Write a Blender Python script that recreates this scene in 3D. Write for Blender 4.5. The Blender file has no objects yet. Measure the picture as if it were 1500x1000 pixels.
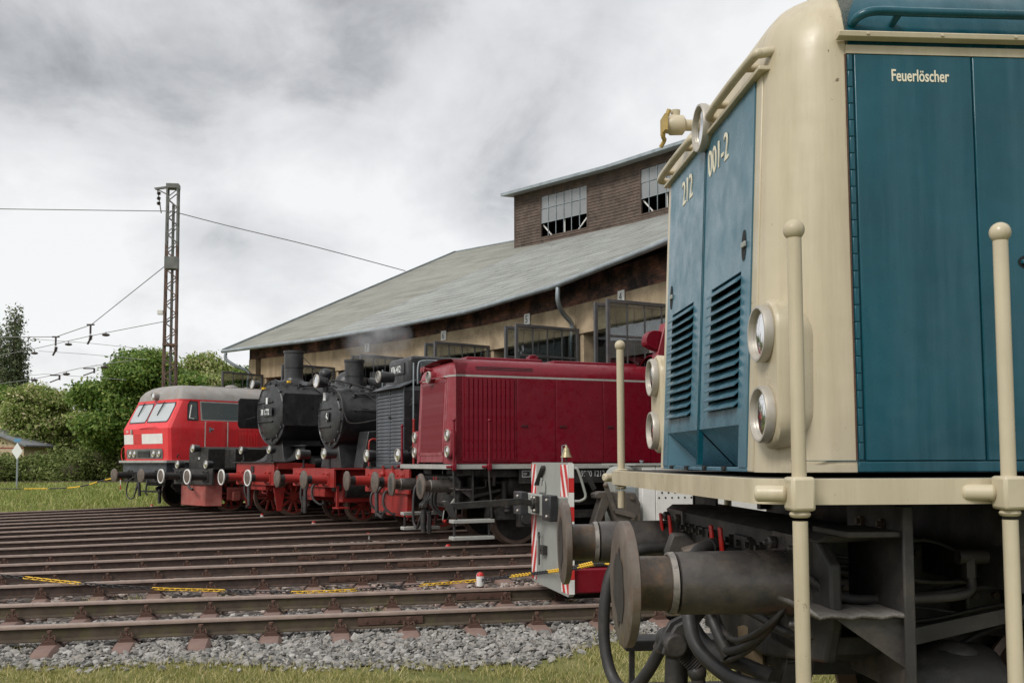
import bpy, bmesh, math, random
import numpy as np
from mathutils import Vector, Matrix
random.seed(7)
rng = np.random.default_rng(7)
R = math.radians
sc = bpy.context.scene
col = sc.collection

# ------------------------------------------------------------------ camera
cam_data = bpy.data.cameras.new('camera')
cam = bpy.data.objects.new('camera', cam_data)
col.objects.link(cam)
cam_data.sensor_width = 36.0
cam_data.lens = 34.55
cam_data.shift_y = 0.0544
cam_data.clip_end = 3000
cam_data.clip_start = 0.05
cam.location = (0, 0, 1.479)
cam.rotation_euler = (Matrix.Rotation(R(93.70), 3, 'X') @ Matrix.Rotation(-0.003, 3, 'Z')).to_euler()
sc.camera = cam

# ------------------------------------------------------------------ sky
SUN_EL, SUN_AZ = 43, 222      # azimuth measured clockwise from +Y
world = bpy.data.worlds.new('World')
sc.world = world
world.use_nodes = True
nt = world.node_tree
nt.nodes.clear()
def N(tree, t, **kw):
    n = tree.nodes.new(t)
    for k, v in kw.items():
        setattr(n, k, v)
    return n
out = N(nt, 'ShaderNodeOutputWorld')
sky = N(nt, 'ShaderNodeTexSky', sky_type='NISHITA', sun_disc=False)
sky.sun_elevation = R(SUN_EL)
sky.sun_rotation = R(SUN_AZ)
bg_sky = N(nt, 'ShaderNodeBackground')
bg_sky.inputs['Strength'].default_value = 0.10
nt.links.new(sky.outputs[0], bg_sky.inputs['Color'])
tc = N(nt, 'ShaderNodeTexCoord')
sep = N(nt, 'ShaderNodeSeparateXYZ')
nt.links.new(tc.outputs['Generated'], sep.inputs[0])
def mth(op, a, b=None, tree=None):
    tree = tree or nt
    n = N(tree, 'ShaderNodeMath', operation=op)
    for i, v in enumerate((a, b)):
        if v is None: continue
        if isinstance(v, (int, float)): n.inputs[i].default_value = v
        else: tree.links.new(v, n.inputs[i])
    return n.outputs[0]
den = mth('ADD', mth('ABSOLUTE', sep.outputs['Z']), 0.50)
comb = N(nt, 'ShaderNodeCombineXYZ')
nt.links.new(mth('DIVIDE', sep.outputs['X'], den), comb.inputs[0])
nt.links.new(mth('DIVIDE', sep.outputs['Y'], den), comb.inputs[1])
def cloud_noise(scale, detail, off, rough=.55, dist=0.0):
    mp = N(nt, 'ShaderNodeMapping')
    mp.inputs['Location'].default_value = off
    nt.links.new(comb.outputs[0], mp.inputs[0])
    n = N(nt, 'ShaderNodeTexNoise')
    n.inputs['Scale'].default_value = scale
    n.inputs['Detail'].default_value = detail
    n.inputs['Roughness'].default_value = rough
    n.inputs['Distortion'].default_value = dist
    nt.links.new(mp.outputs[0], n.inputs['Vector'])
    return n.outputs[0]
big = cloud_noise(1.5, 2.5, (0.6507, 4.15, 2.7207), .5, .3)
med = cloud_noise(2.2, 8.0, (-7.7, 5.5, 6.85), .56, .25)
puff = cloud_noise(5.5, 7.0, (2.7, -4.1, 1.3), .6, .6)
mix = mth('ADD', mth('ADD', mth('MULTIPLY', big, 0.52), mth('MULTIPLY', med, 0.36)), mth('MULTIPLY', puff, 0.12))
ramp = N(nt, 'ShaderNodeValToRGB')
ramp.color_ramp.elements[0].position = 0.365
ramp.color_ramp.elements[0].color = (0.30, 0.31, 0.325, 1)
ramp.color_ramp.elements[1].position = 0.515
ramp.color_ramp.elements[1].color = (0.94, 0.94, 0.942, 1)
e = ramp.color_ramp.elements.new(0.435); e.color = (0.70, 0.705, 0.715, 1)
nt.links.new(mix, ramp.inputs[0])
bg_cl = N(nt, 'ShaderNodeBackground')
nt.links.new(ramp.outputs[0], bg_cl.inputs['Color'])
bg_cl.inputs['Strength'].default_value = 0.67
ms = N(nt, 'ShaderNodeMixShader')
ms.inputs[0].default_value = 0.93
nt.links.new(bg_sky.outputs[0], ms.inputs[1])
nt.links.new(bg_cl.outputs[0], ms.inputs[2])
nt.links.new(ms.outputs[0], out.inputs[0])

# ------------------------------------------------------------------ sun (veiled by cloud)
sd = bpy.data.lights.new('sun', 'SUN')
sd.energy = 1.5
sd.angle = R(20)
sd.color = (1.0, 0.965, 0.91)
sun = bpy.data.objects.new('sun', sd)
col.objects.link(sun)
_az = R(SUN_AZ); _el = R(SUN_EL)
sdir = Vector((math.sin(_az)*math.cos(_el), math.cos(_az)*math.cos(_el), math.sin(_el)))
sun.rotation_euler = sdir.to_track_quat('Z', 'Y').to_euler()
sun.location = (-20, -20, 40)

vs = sc.view_settings
vs.view_transform = 'Standard'
vs.look = 'None'
vs.exposure = 0.60
vs.gamma = 1.0
vs.use_curve_mapping = False
sc.cycles.max_bounces = 6
sc.cycles.transparent_max_bounces = 12

# ------------------------------------------------------------------ materials
MATS = {}
def mat(name, c, rough=.55, metal=0.0, var=.18, vs_=2.5, dirt=None, da=.35, ds=6.0, streak=False,
        bump=0.0, bs=60.0, wave=0.0, chip=None, dlo=.48, rvar=.15, spec=.5, coat=0.0, fine=.0, fs=140.0):
    """procedural surface: base colour varied by noise, dirt patches or rain streaks, fine relief"""
    m = bpy.data.materials.new(name); m.use_nodes = True
    t = m.node_tree; b = t.nodes['Principled BSDF']
    L = t.links.new
    tcn = N(t, 'ShaderNodeTexCoord'); V = tcn.outputs['Object']
    def noise(scale, detail=5, vec=None, rough_=.6):
        n = N(t, 'ShaderNodeTexNoise'); n.inputs['Scale'].default_value = scale
        n.inputs['Detail'].default_value = detail; n.inputs['Roughness'].default_value = rough_
        L(vec or V, n.inputs['Vector']); return n.outputs[0]
    def mixc(f, a, bcol):
        n = N(t, 'ShaderNodeMix', data_type='RGBA')
        if isinstance(f, float): n.inputs[0].default_value = f
        else: L(f, n.inputs[0])
        for i, v in ((6, a), (7, bcol)):
            if isinstance(v, tuple): n.inputs[i].default_value = (*v, 1)
            else: L(v, n.inputs[i])
        return n.outputs[2]
    def mr(v, a, b_, c_, d_):
        n = N(t, 'ShaderNodeMapRange'); L(v, n.inputs[0])
        for i, q in enumerate((a, b_, c_, d_)): n.inputs[i+1].default_value = q
        return n.outputs[0]
    lo = tuple(x*(1-var) for x in c); hi = tuple(min(1, x*(1+var)) for x in c)
    cc = mixc(mr(noise(vs_), .32, .68, 0, 1), lo, hi)
    if fine:
        cc = mixc(mr(noise(fs, 2), .35, .65, 0, fine), cc, tuple(x*.35 for x in c))
    if dirt is not None:
        if streak:
            mp = N(t, 'ShaderNodeMapping'); mp.inputs['Scale'].default_value = (1, 1, .06); L(V, mp.inputs[0])
            d = noise(ds, 6, mp.outputs[0], .7)
        else:
            d = noise(ds, 7, None, .7)
        cc = mixc(mr(d, dlo, .72, 0, da), cc, dirt)
    if chip is not None:     # small spots where the paint has gone
        cs = noise(23.0, 3, None, .75); cm = noise(1.7, 3)
        k_ = mth('MULTIPLY', mr(cs, .685, .70, 0, 1), mr(cm, .5, .62, 0, .9), t)
        cc = mixc(k_, cc, chip)
    L(cc, b.inputs['Base Color'])
    L(mr(noise(vs_*3.1, 4), .3, .7, max(.03, rough-rvar), min(1, rough+rvar)), b.inputs['Roughness'])
    b.inputs['Metallic'].default_value = metal
    b.inputs['Specular IOR Level'].default_value = spec
    b.inputs['Coat Weight'].default_value = coat
    b.inputs['Coat Roughness'].default_value = .12
    if bump:
        bn = N(t, 'ShaderNodeBump'); bn.inputs['Strength'].default_value = bump
        bn.inputs['Distance'].default_value = .01
        L(noise(bs, 4), bn.inputs['Height']); L(bn.outputs[0], b.inputs['Normal'])
        if wave:      # sheet metal that is not quite flat
            b2 = N(t, 'ShaderNodeBump'); b2.inputs['Strength'].default_value = wave; b2.inputs['Distance'].default_value = .03
            L(noise(3.2, 2), b2.inputs['Height']); L(b2.outputs[0], bn.inputs['Normal'])
    MATS[name] = m
    return m

DUST = (.20, .17, .13)
RUST = (.16, .065, .03)
mat('cream paint', (.52, .455, .325), .40, chip=(.16, .10, .06), wave=.2, var=.07, dirt=(.33, .27, .17), da=.5, dlo=.44, ds=9, streak=True, bump=.06, bs=14)
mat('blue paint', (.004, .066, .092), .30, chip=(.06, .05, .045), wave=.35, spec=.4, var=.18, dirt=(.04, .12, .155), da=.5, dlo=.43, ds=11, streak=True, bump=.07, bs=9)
mat('blue skylit paint', (.060, .150, .200), .30, wave=.35, var=.10, dirt=(.10, .185, .235), da=.25, ds=9, streak=True, bump=.06, bs=9)  # same blue as the sides, lightened in colour for sky light on the front
mat('cream lettering', (.72, .67, .52), .5, var=.05)
mat('underframe black', (.018, .017, .016), .55, var=.35, dirt=DUST, da=.22, ds=7, bump=.25, bs=35)
mat('dusty black', (.027, .025, .024), .58, var=.35, dirt=(.15, .125, .10), da=.32, ds=6, bump=.2, bs=40)
mat('grease', (.035, .033, .031), .4, var=.3)
mat('plank brown', (.15, .11, .065), .8, var=.3, bump=.2)
mat('buffer steel', (.15, .125, .105), .45, metal=.35, var=.35, vs_=6, dirt=(.15, .07, .035), da=.6, ds=14, bump=.15, bs=30)
mat('cast brown', (.085, .072, .062), .55, var=.3, dirt=(.17, .13, .10), da=.45, ds=9, bump=.25, bs=30)
mat('buffer sleeve', (.052, .048, .046), .36, var=.45, vs_=4, dirt=(.15, .115, .085), da=.6, ds=7, dlo=.44, bump=.18, bs=26)
mat('greasy shaft', (.075, .060, .048), .38, metal=.3, var=.4, dirt=(.27, .14, .06), da=.45, ds=13, bump=.2, bs=30)
mat('scraped ring', (.24, .22, .20), .5, metal=.2, var=.4, dirt=(.06, .055, .05), da=.9, ds=14)
mat('rubber', (.028, .027, .027), .55, var=.25, dirt=(.12, .10, .08), da=.25, ds=16)
mat('tread plate', (.16, .148, .135), .55, metal=.3, var=.3, dirt=(.08, .07, .06), da=.5, ds=18, bump=.6, bs=90)
mat('valve red', (.50, .018, .014), .4, var=.12, dirt=(.12, .02, .02), da=.3, ds=30)
mat('chrome', (.46, .43, .38), .42, metal=.35, var=.1, dirt=(.38, .32, .24), da=.5, ds=25)
mat('lamp inside', (.16, .145, .14), .35, metal=.0, var=.15, spec=.8)
mat('lamp red inside', (.13, .065, .075), .35, var=.15, spec=.8)
mat('lamp white', (.55, .55, .52), .22, var=.1, spec=.7)
mat('brass tape', (.42, .30, .10), .6, var=.3, dirt=(.15, .10, .05), da=.5, ds=40)
mat('void', (.010, .010, .010), .8, var=.2)  # near-black painted in for the shade inside openings and recesses
mat('wine red paint', (.17, .0045, .014), .32, chip=(.05, .02, .02), wave=.3, spec=.4, var=.10, dirt=(.11, .012, .018), da=.2, ds=8, streak=True, bump=.05, bs=12)
mat('wine lit paint', (.235, .022, .032), .42, var=.08, dirt=(.33, .12, .12), da=.25, ds=6, bump=.05, bs=12)  # same wine red, lightened in colour where the hood front catches light
mat('signal red paint', (.74, .038, .045), .38, var=.08, dirt=(.45, .14, .12), da=.35, ds=5, streak=True)
mat('light grey paint', (.36, .36, .33), .5, var=.1, dirt=(.2, .18, .14), da=.4, ds=8)
mat('roof grey', (.28, .265, .25), .65, var=.15, dirt=(.28, .18, .10), da=.45, ds=3, bump=.1)
mat('window grey', (.10, .12, .12), .15, var=.1, spec=.8)
mat('window sky reflection', (.42, .45, .46), .12, var=.1, vs_=1.2, spec=.8)  # pale base colour paints the sky's reflection into the windscreens
mat('white paint', (.74, .73, .70), .5, var=.05, dirt=(.4, .38, .33), da=.25, ds=7)
mat('stripe red', (.56, .03, .03), .45, var=.1)
mat('machine grey', (.30, .31, .285), .5, var=.07, dirt=(.24, .22, .17), da=.3, ds=6)
mat('boiler black', (.018, .018, .019), .42, var=.3, dirt=(.085, .08, .075), da=.3, ds=5, bump=.12, bs=22)
mat('smokebox black', (.026, .027, .029), .42, var=.3, dirt=(.10, .095, .09), da=.3, ds=5, bump=.1, bs=22)
mat('steam red', (.31, .022, .018), .5, var=.15, dirt=(.15, .05, .035), da=.4, ds=7, bump=.08)
mat('wheel red', (.30, .028, .018), .55, var=.2, dirt=(.10, .03, .02), da=.5, ds=9)
mat('wheel steel', (.16, .11, .085), .5, metal=.3, var=.3)
mat('faded red', (.34, .075, .060), .6, var=.15, dirt=(.28, .17, .13), da=.5, ds=5)
mat('shutter grey', (.055, .062, .070), .5, var=.25, dirt=(.16, .17, .17), da=.4, ds=4)
mat('yellow', (.78, .48, .03), .45, var=.08, dirt=(.4, .25, .05), da=.25, ds=30)
mat('bronze', (.34, .29, .17), .4, metal=.5, var=.15)
mat('orange grip', (.50, .20, .06), .5, var=.1)
mat('rail side', (.058, .038, .030), .8, var=.3, vs_=4, dirt=(.13, .075, .05), da=.5, ds=12, bump=.35, bs=70)
mat('mossy rail side', (.075, .055, .038), .85, var=.3, vs_=4, dirt=(.085, .080, .022), da=.75, ds=5, bump=.4, bs=70)
mat('rail head', (.31, .235, .195), .42, metal=.35, var=.2, vs_=5, dirt=(.40, .31, .27), da=.6, ds=16)
mat('steel sleeper', (.195, .125, .102), .75, var=.2, dirt=(.26, .16, .13), da=.5, ds=6, bump=.25, bs=50)
mat('fastening rust', (.085, .045, .032), .85, var=.3, dirt=(.16, .08, .05), da=.5, ds=40, bump=.4, bs=90)
mat('galvanised', (.30, .34, .36), .45, metal=.4, var=.2, dirt=(.16, .17, .17), da=.4, ds=3)
mat('mast rust', (.115, .075, .058), .8, var=.35, vs_=1.2, dirt=(.24, .12, .07), da=.5, ds=4, bump=.2)
mat('mast grey', (.14, .15, .14), .7, var=.25, dirt=(.22, .13, .08), da=.4, ds=4)
mat('wire', (.20, .20, .20), .6, var=.1)
mat('insulator', (.05, .035, .035), .4, var=.2)
mat('door frame steel', (.075, .075, .078), .55, var=.2, dirt=(.17, .12, .09), da=.35, ds=5)
mat('roof felt', (.235, .235, .205), .9, var=.10, vs_=.35, dirt=(.15, .15, .12), da=.6, ds=1.1, bump=.25, bs=25)
mat('roof sheet', (.265, .275, .258), .75, var=.08, vs_=.5, dirt=(.17, .172, .155), da=.6, ds=1.6, bump=.12, bs=25)
mat('weathered plank', (.092, .066, .052), .85, var=.35, vs_=2.2, dirt=(.16, .13, .11), da=.5, ds=7, bump=.4, bs=40)
mat('bark', (.11, .085, .06), .9, var=.3, bump=.6, bs=18)
mat('house render', (.52, .42, .27), .85, var=.08)
mat('house roof', (.20, .21, .22), .8, var=.15)
mat('sign white', (.78, .80, .78), .4, var=.03)
mat('sign blue', (.10, .28, .45), .4, var=.05)
mat('sign black', (.02, .02, .02), .5, var=.05)
mat('black plastic', (.025, .025, .028), .45, var=.2)

def glass(name, tint, refl=.16, rough=.03):
    m = bpy.data.materials.new(name); m.use_nodes = True; t = m.node_tree; t.nodes.clear()
    o = N(t, 'ShaderNodeOutputMaterial'); tr = N(t, 'ShaderNodeBsdfTransparent'); gl = N(t, 'ShaderNodeBsdfGlossy')
    tr.inputs[0].default_value = (*tint, 1); gl.inputs['Roughness'].default_value = rough
    n = N(t, 'ShaderNodeTexNoise'); n.inputs['Scale'].default_value = 2.2
    b = N(t, 'ShaderNodeBump'); b.inputs['Strength'].default_value = .04; b.inputs['Distance'].default_value = .05
    t.links.new(n.outputs[0], b.inputs['Height']); t.links.new(b.outputs[0], gl.inputs['Normal'])
    lw = N(t, 'ShaderNodeFresnel'); lw.inputs[0].default_value = 1.5
    mx = N(t, 'ShaderNodeMixShader')
    t.links.new(mth('ADD', lw.outputs[0], refl, t), mx.inputs[0])
    t.links.new(tr.outputs[0], mx.inputs[1]); t.links.new(gl.outputs[0], mx.inputs[2]); t.links.new(mx.outputs[0], o.inputs[0])
    MATS[name] = m
glass('dusty glass', (.62, .66, .66), .10)
glass('lamp glass', (.90, .90, .88), .02, .10)
def frosted(name, c):      # wired, dirty skylight glass
    mat(name, c, .25, var=.12, vs_=1.5, dirt=tuple(x*.6 for x in c), da=.4, ds=3, spec=.7)
frosted('wired glass', (.22, .232, .238))

# ------------------------------------------------------------------ mesh helpers
class MB:
    def __init__(s): s.v = []; s.f = []; s.m = []; s.cur = 0; s.starts = []
    def add(s, vs_, fs):
        o = len(s.v); s.starts.append((o, len(s.f))); s.v += [tuple(p) for p in vs_]
        for q in fs: s.f.append(tuple(i+o for i in q)); s.m.append(s.cur)
        return s
    def mi(s, i): s.cur = i; return s
    def each(s, name, mats, parent=None, bevel=0.0, ang=38):
        """one object per added shape"""
        st = s.starts + [(len(s.v), len(s.f))]; r_ = []
        for i in range(len(st)-1):
            (v0, f0), (v1, f1) = st[i], st[i+1]
            q = MB(); q.v = s.v[v0:v1]; q.f = [tuple(k-v0 for k in f) for f in s.f[f0:f1]]; q.m = s.m[f0:f1]; r_.append(q.build(name, mats, parent, bevel, ang))
        return r_
    def box(s, x0, x1, y0, y1, z0, z1):
        return s.add([(x0,y0,z0),(x1,y0,z0),(x1,y1,z0),(x0,y1,z0),(x0,y0,z1),(x1,y0,z1),(x1,y1,z1),(x0,y1,z1)],
                     [(0,3,2,1),(4,5,6,7),(0,1,5,4),(1,2,6,5),(2,3,7,6),(3,0,4,7)])
    def obox(s, p0, p1, w, h, up=(0,0,1)):
        """bar of section w x h from p0 to p1"""
        p0 = Vector(p0); p1 = Vector(p1); d = (p1-p0).normalized(); u = Vector(up)
        a = d.cross(u)
        if a.length < 1e-4: a = d.cross(Vector((1,0,0)))
        a.normalize(); b = a.cross(d).normalized()
        vs_ = []
        for p in (p0, p1):
            for i, j in ((-1,-1),(1,-1),(1,1),(-1,1)): vs_.append(p + a*(i*w/2) + b*(j*h/2))
        return s.add(vs_, [(0,1,2,3),(7,6,5,4),(0,4,5,1),(1,5,6,2),(2,6,7,3),(3,7,4,0)])
    def prism(s, poly, k0, k1, plane='xz'):
        """polygon in a plane extruded along the third axis"""
        mk = {'xz': lambda a,b,k:(a,k,b), 'xy': lambda a,b,k:(a,b,k), 'yz': lambda a,b,k:(k,a,b)}[plane]
        n = len(poly)
        vs_ = [mk(a,b,k0) for a,b in poly] + [mk(a,b,k1) for a,b in poly]
        fs = [tuple(range(n)), tuple(range(2*n-1, n-1, -1))]
        fs += [(i, i+n, (i+1)%n+n, (i+1)%n) for i in range(n)]
        return s.add(vs_, fs)
    def tube(s, pts, r, n=10, caps=True, smooth=0):
        P = [Vector(p) for p in pts]
        if smooth: P = spline(P, smooth)
        rr = r if isinstance(r, (list, tuple)) else [r]*len(P)
        if len(rr) != len(P): rr = [rr[0] + (rr[-1]-rr[0])*i/(len(P)-1) for i in range(len(P))]
        d0 = (P[1]-P[0]).normalized(); u = d0.orthogonal().normalized(); vs_ = []; prev = d0
        for i, p in enumerate(P):
            d = (P[min(i+1,len(P)-1)] - P[max(i-1,0)]).normalized()
            q = prev.rotation_difference(d); u = (q @ u).normalized(); prev = d
            w = d.cross(u)
            for k in range(n):
                a = 2*math.pi*k/n; vs_.append(p + (u*math.cos(a)+w*math.sin(a))*rr[i])
        fs = []
        for i in range(len(P)-1):
            for k in range(n):
                a = i*n+k; b = i*n+(k+1)%n; fs.append((a, b, b+n, a+n))
        if caps: fs.append(tuple(range(n-1,-1,-1))); fs.append(tuple(range((len(P)-1)*n, len(P)*n)))
        return s.add(vs_, fs)
    def lathe(s, prof, o, ax, n=24, cap0=True, cap1=True):
        """profile of (distance along axis, radius)"""
        ax = Vector(ax).normalized(); u = ax.orthogonal().normalized(); w = ax.cross(u); o = Vector(o); vs_ = []
        for h, r in prof:
            for k in range(n):
                a = 2*math.pi*k/n; vs_.append(o + ax*h + (u*math.cos(a)+w*math.sin(a))*r)
        fs = []
        for i in range(len(prof)-1):
            for k in range(n):
                a = i*n+k; b = i*n+(k+1)%n; fs.append((a, b, b+n, a+n))
        if cap0: fs.append(tuple(range(n-1,-1,-1)))
        if cap1: fs.append(tuple(range((len(prof)-1)*n, len(prof)*n)))
        return s.add(vs_, fs)
    def cyl(s, p0, p1, r, n=16):
        p0 = Vector(p0); p1 = Vector(p1)
        return s.lathe([(0, r), ((p1-p0).length, r)], p0, p1-p0, n)
    def ball(s, c, r, n=14, m=8, sc_=(1,1,1)):
        vs_ = [(c[0], c[1], c[2]-r*sc_[2])]
        for i in range(1, m):
            t = -math.pi/2 + math.pi*i/m
            for k in range(n):
                a = 2*math.pi*k/n
                vs_.append((c[0]+r*sc_[0]*math.cos(t)*math.cos(a), c[1]+r*sc_[1]*math.cos(t)*math.sin(a), c[2]+r*sc_[2]*math.sin(t)))
        vs_.append((c[0], c[1], c[2]+r*sc_[2])); fs = []
        for k in range(n): fs.append((0, 1+(k+1)%n, 1+k))
        for i in range(m-2):
            for k in range(n):
                a = 1+i*n+k; b = 1+i*n+(k+1)%n; fs.append((a, b, b+n, a+n))
        q = len(vs_)-1
        for k in range(n): fs.append((1+(m-2)*n+k, 1+(m-2)*n+(k+1)%n, q))
        return s.add(vs_, fs)
    def grid(s, rows, close=False):
        n = len(rows[0]); vs_ = [p for r in rows for p in r]; fs = []
        for i in range(len(rows)-1):
            for k in range(n if close else n-1):
                a = i*n+k; b = i*n+(k+1)%n; fs.append((a, b, b+n, a+n))
        return s.add(vs_, fs)
    def mesh(s, name, mats, ang=38):
        me = bpy.data.meshes.new(name); me.from_pydata(s.v, [], s.f)
        ms_ = mats if isinstance(mats, (list, tuple)) else [mats]
        for q in ms_: me.materials.append(MATS[q] if isinstance(q, str) else q)
        if len(ms_) > 1: me.polygons.foreach_set('material_index', s.m)
        bm = bmesh.new(); bm.from_mesh(me); bmesh.ops.recalc_face_normals(bm, faces=bm.faces); bm.to_mesh(me); bm.free()
        if ang:
            me.shade_smooth(); me.set_sharp_from_angle(angle=R(ang))
        return me
    def build(s, name, mats, parent=None, bevel=0.0, ang=38, seg=2, label=None):
        o = bpy.data.objects.new(name, s.mesh(name, mats, ang)); col.objects.link(o)
        if parent: o.parent = parent
        if bevel:
            b = o.modifiers.new('bevel', 'BEVEL'); b.width = bevel; b.segments = seg; b.limit_method = 'ANGLE'; b.angle_limit = R(40)
        if label: o['label'] = label
        return o
def spline(P, k):
    out_ = []
    for i in range(len(P)-1):
        p0 = P[max(i-1,0)]; p1 = P[i]; p2 = P[i+1]; p3 = P[min(i+2,len(P)-1)]
        for j in range(k):
            t = j/k
            out_.append(.5*((2*p1)+(p2-p0)*t+(2*p0-5*p1+4*p2-p3)*t*t+(3*p1-p0-3*p2+p3)*t**3))
    out_.append(P[-1]); return out_
def link(name, me, parent=None, loc=(0,0,0), rot=(0,0,0)):
    o = bpy.data.objects.new(name, me); col.objects.link(o)
    if parent: o.parent = parent
    o.location = loc; o.rotation_euler = rot
    return o
def tag(o, label, cat, group=None):
    o['label'] = label; o['category'] = cat
    if group: o['group'] = group
    return o
def thing(name, label, cat, loc=(0,0,0), rz=0, group=None):
    o = bpy.data.objects.new(name, None); col.objects.link(o)
    o.location = loc; o.rotation_euler = (0, 0, rz); o.empty_display_size = .2
    return tag(o, label, cat, group)
def kind(o, k): o['kind'] = k; return o
def text(body, size, matn, parent, org, side='side', xs=.82, name='lettering', ext=.002, align='LEFT', bold=0.0, rotm=None):
    c = bpy.data.curves.new('t', 'FONT'); c.body = body; c.size = size; c.extrude = ext; c.align_x = align; c.offset = bold; c.resolution_u = 3
    o = bpy.data.objects.new('t', c); col.objects.link(o)
    dg = bpy.context.evaluated_depsgraph_get(); me = bpy.data.meshes.new_from_object(o.evaluated_get(dg))
    bpy.data.objects.remove(o); bpy.data.curves.remove(c)
    X, Y, Z = {'side': ((1,0,0),(0,0,1),(0,-1,0)), 'front': ((0,-1,0),(0,0,1),(-1,0,0))}[side]
    m = Matrix((X, Y, Z)).transposed()
    if rotm is not None: m = rotm @ m
    m = m.to_4x4() @ Matrix.Diagonal((xs, 1, 1, 1)); m.translation = Vector(org)
    me.transform(m); me.materials.clear(); me.materials.append(MATS[matn])
    return link(name, me, parent)

# ------------------------------------------------------------------ layout: tracks fan out from the turntable
TX, TY = -38.70, 1.72
ANG = dict(A=3.85, B=13.34, free=18.75, C=23.42, D=28.59, E=33.81, F=38.92, G=43.72, H=48.43)
RAD = dict(A=39.13, B=40.2, C=40.07, D=40.36, E=40.04, F=39.99, G=39.68, H=39.77)
def polar(r, a, z=0.0): return (TX + r*math.cos(R(a)), TY + r*math.sin(R(a)), z)
def loco_root(name, k, label, cat='locomotive'):
    return thing(name, label, cat, polar(RAD[k], ANG[k]), R(ANG[k]), 'locomotives lined up in front of the roundhouse')
# ================================================================== GROUND, TRACKS, BALLAST, GRASS
def ground_mat(name, cols, scale, scale2, bump, bscale, rough=.95, vor=None):
    m = bpy.data.materials.new(name); m.use_nodes = True; t = m.node_tree; b = t.nodes['Principled BSDF']; L = t.links.new
    tcn = N(t, 'ShaderNodeTexCoord'); V = tcn.outputs['Object']
    def noise(s_, d=8):
        n = N(t, 'ShaderNodeTexNoise'); n.inputs['Scale'].default_value = s_; n.inputs['Detail'].default_value = d; n.inputs['Roughness'].default_value = .65
        L(V, n.inputs['Vector']); return n.outputs[0]
    rp = N(t, 'ShaderNodeValToRGB'); els = rp.color_ramp.elements
    els[0].position = .3; els[0].color = (*cols[0], 1); els[1].position = .72; els[1].color = (*cols[-1], 1)
    for i, c in enumerate(cols[1:-1]):
        e_ = els.new(.3 + .42*(i+1)/(len(cols)-1)); e_.color = (*c, 1)
    f = mth('ADD', mth('MULTIPLY', noise(scale), .5, t), mth('MULTIPLY', noise(scale2), .5, t), t)
    if vor:
        v = N(t, 'ShaderNodeTexVoronoi'); v.inputs['Scale'].default_value = vor; L(V, v.inputs['Vector'])
        w = N(t, 'ShaderNodeSeparateColor'); L(v.outputs['Color'], w.inputs[0])
        f = mth('ADD', mth('MULTIPLY', f, .55, t), mth('MULTIPLY', w.outputs[0], .42, t), t)
        h = mth('SUBTRACT', 1.0, v.outputs['Distance'], t)
    else:
        h = noise(bscale)
    L(f, rp.inputs[0]); L(rp.outputs[0], b.inputs['Base Color'])
    b.inputs['Roughness'].default_value = rough; b.inputs['Specular IOR Level'].default_value = .25
    bn = N(t, 'ShaderNodeBump'); bn.inputs['Strength'].default_value = bump; bn.inputs['Distance'].default_value = .05
    L(h, bn.inputs['Height']); L(bn.outputs[0], b.inputs['Normal']); MATS[name] = m
ground_mat('meadow soil', [(.08, .07, .03), (.14, .15, .045), (.21, .20, .075), (.27, .23, .11)], .35, 5.0, .6, 30)
ground_mat('track dirt', [(.035, .028, .024), (.075, .060, .052), (.14, .115, .10), (.25, .22, .20)], .8, 6.0, 1.0, 20, vor=16)
ground_mat('ballast fines', [(.07, .07, .068), (.15, .15, .147), (.23, .23, .225)], 1.5, 9.0, 1.0, 20, vor=18)

GZ = -.25
MB().add([(-900,-300,GZ),(900,-300,GZ),(900,1500,GZ),(-900,1500,GZ)], [(0,1,2,3)]).build('ground', 'meadow soil', ang=0)['kind'] = 'structure'
def sector(r0, r1, a0, a1, z, n=40):
    m = MB(); rows = [[polar(r, a0+(a1-a0)*i/n, z) for i in range(n+1)] for r in (r0, r1)]
    return m.grid(rows)
kind(sector(9, 47.5, 12.6, 50.4, -.232).build('track_bed', 'track dirt', ang=0), 'structure')

# --- near edge of the ballast (lawn begins in front of it)
def edge(X): 
    s_ = min(1, max(0, (X-.2)/.8)); s_ = s_*s_*(3-2*s_)
    return 8.52 + .10*math.sin(X*1.7+.4) + .06*math.sin(X*4.1) + 1.1*s_
rows = []
for i in range(60):
    X = -12 + 17*i/59
    y1 = TY + (X-TX)*math.tan(R(13.34)) + .9
    rows.append([(X, edge(X)-.05, -.236), (X, edge(X)+.35, -.222), (X, max(y1, edge(X)+.6), -.222)])
kind(MB().grid(rows).build('ballast_bed', 'ballast fines', ang=60), 'structure')

# --- rails, sleepers and fastenings
RP = [(-.0625,-.152),(.0625,-.152),(.0625,-.142),(.012,-.126),(.009,-.045),(.034,-.034),(.0355,-.006),(.030,0),(-.030,0),(-.0355,-.006),(-.034,-.034),(-.009,-.045),(-.012,-.126),(-.0625,-.142)]
def rail_mesh(x0, x1, side):
    m = MB(); n = len(RP); nseg = 8
    rows = [[(x0+(x1-x0)*i/nseg, a, b) for a, b in RP] for i in range(nseg+1)]
    o = 0; vs_ = [p for r_ in rows for p in r_]; fs = []; mi_ = []
    for i in range(nseg):
        for k in range(n):
            a = i*n+k; b = i*n+(k+1)%n; fs.append((a,b,b+n,a+n)); mi_.append(0 if k in (5,6,7,8,9) else 1)
    fs.append(tuple(range(n))); mi_.append(1); fs.append(tuple(range(nseg*n, nseg*n+n))); mi_.append(1)
    m.v = vs_; m.f = fs; m.m = mi_
    return m.mesh('rail', ['rail head', side], 50)
rail_me = rail_mesh(17, 58, 'rail side'); rail_moss = rail_mesh(17, 58, 'mossy rail side')
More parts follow.
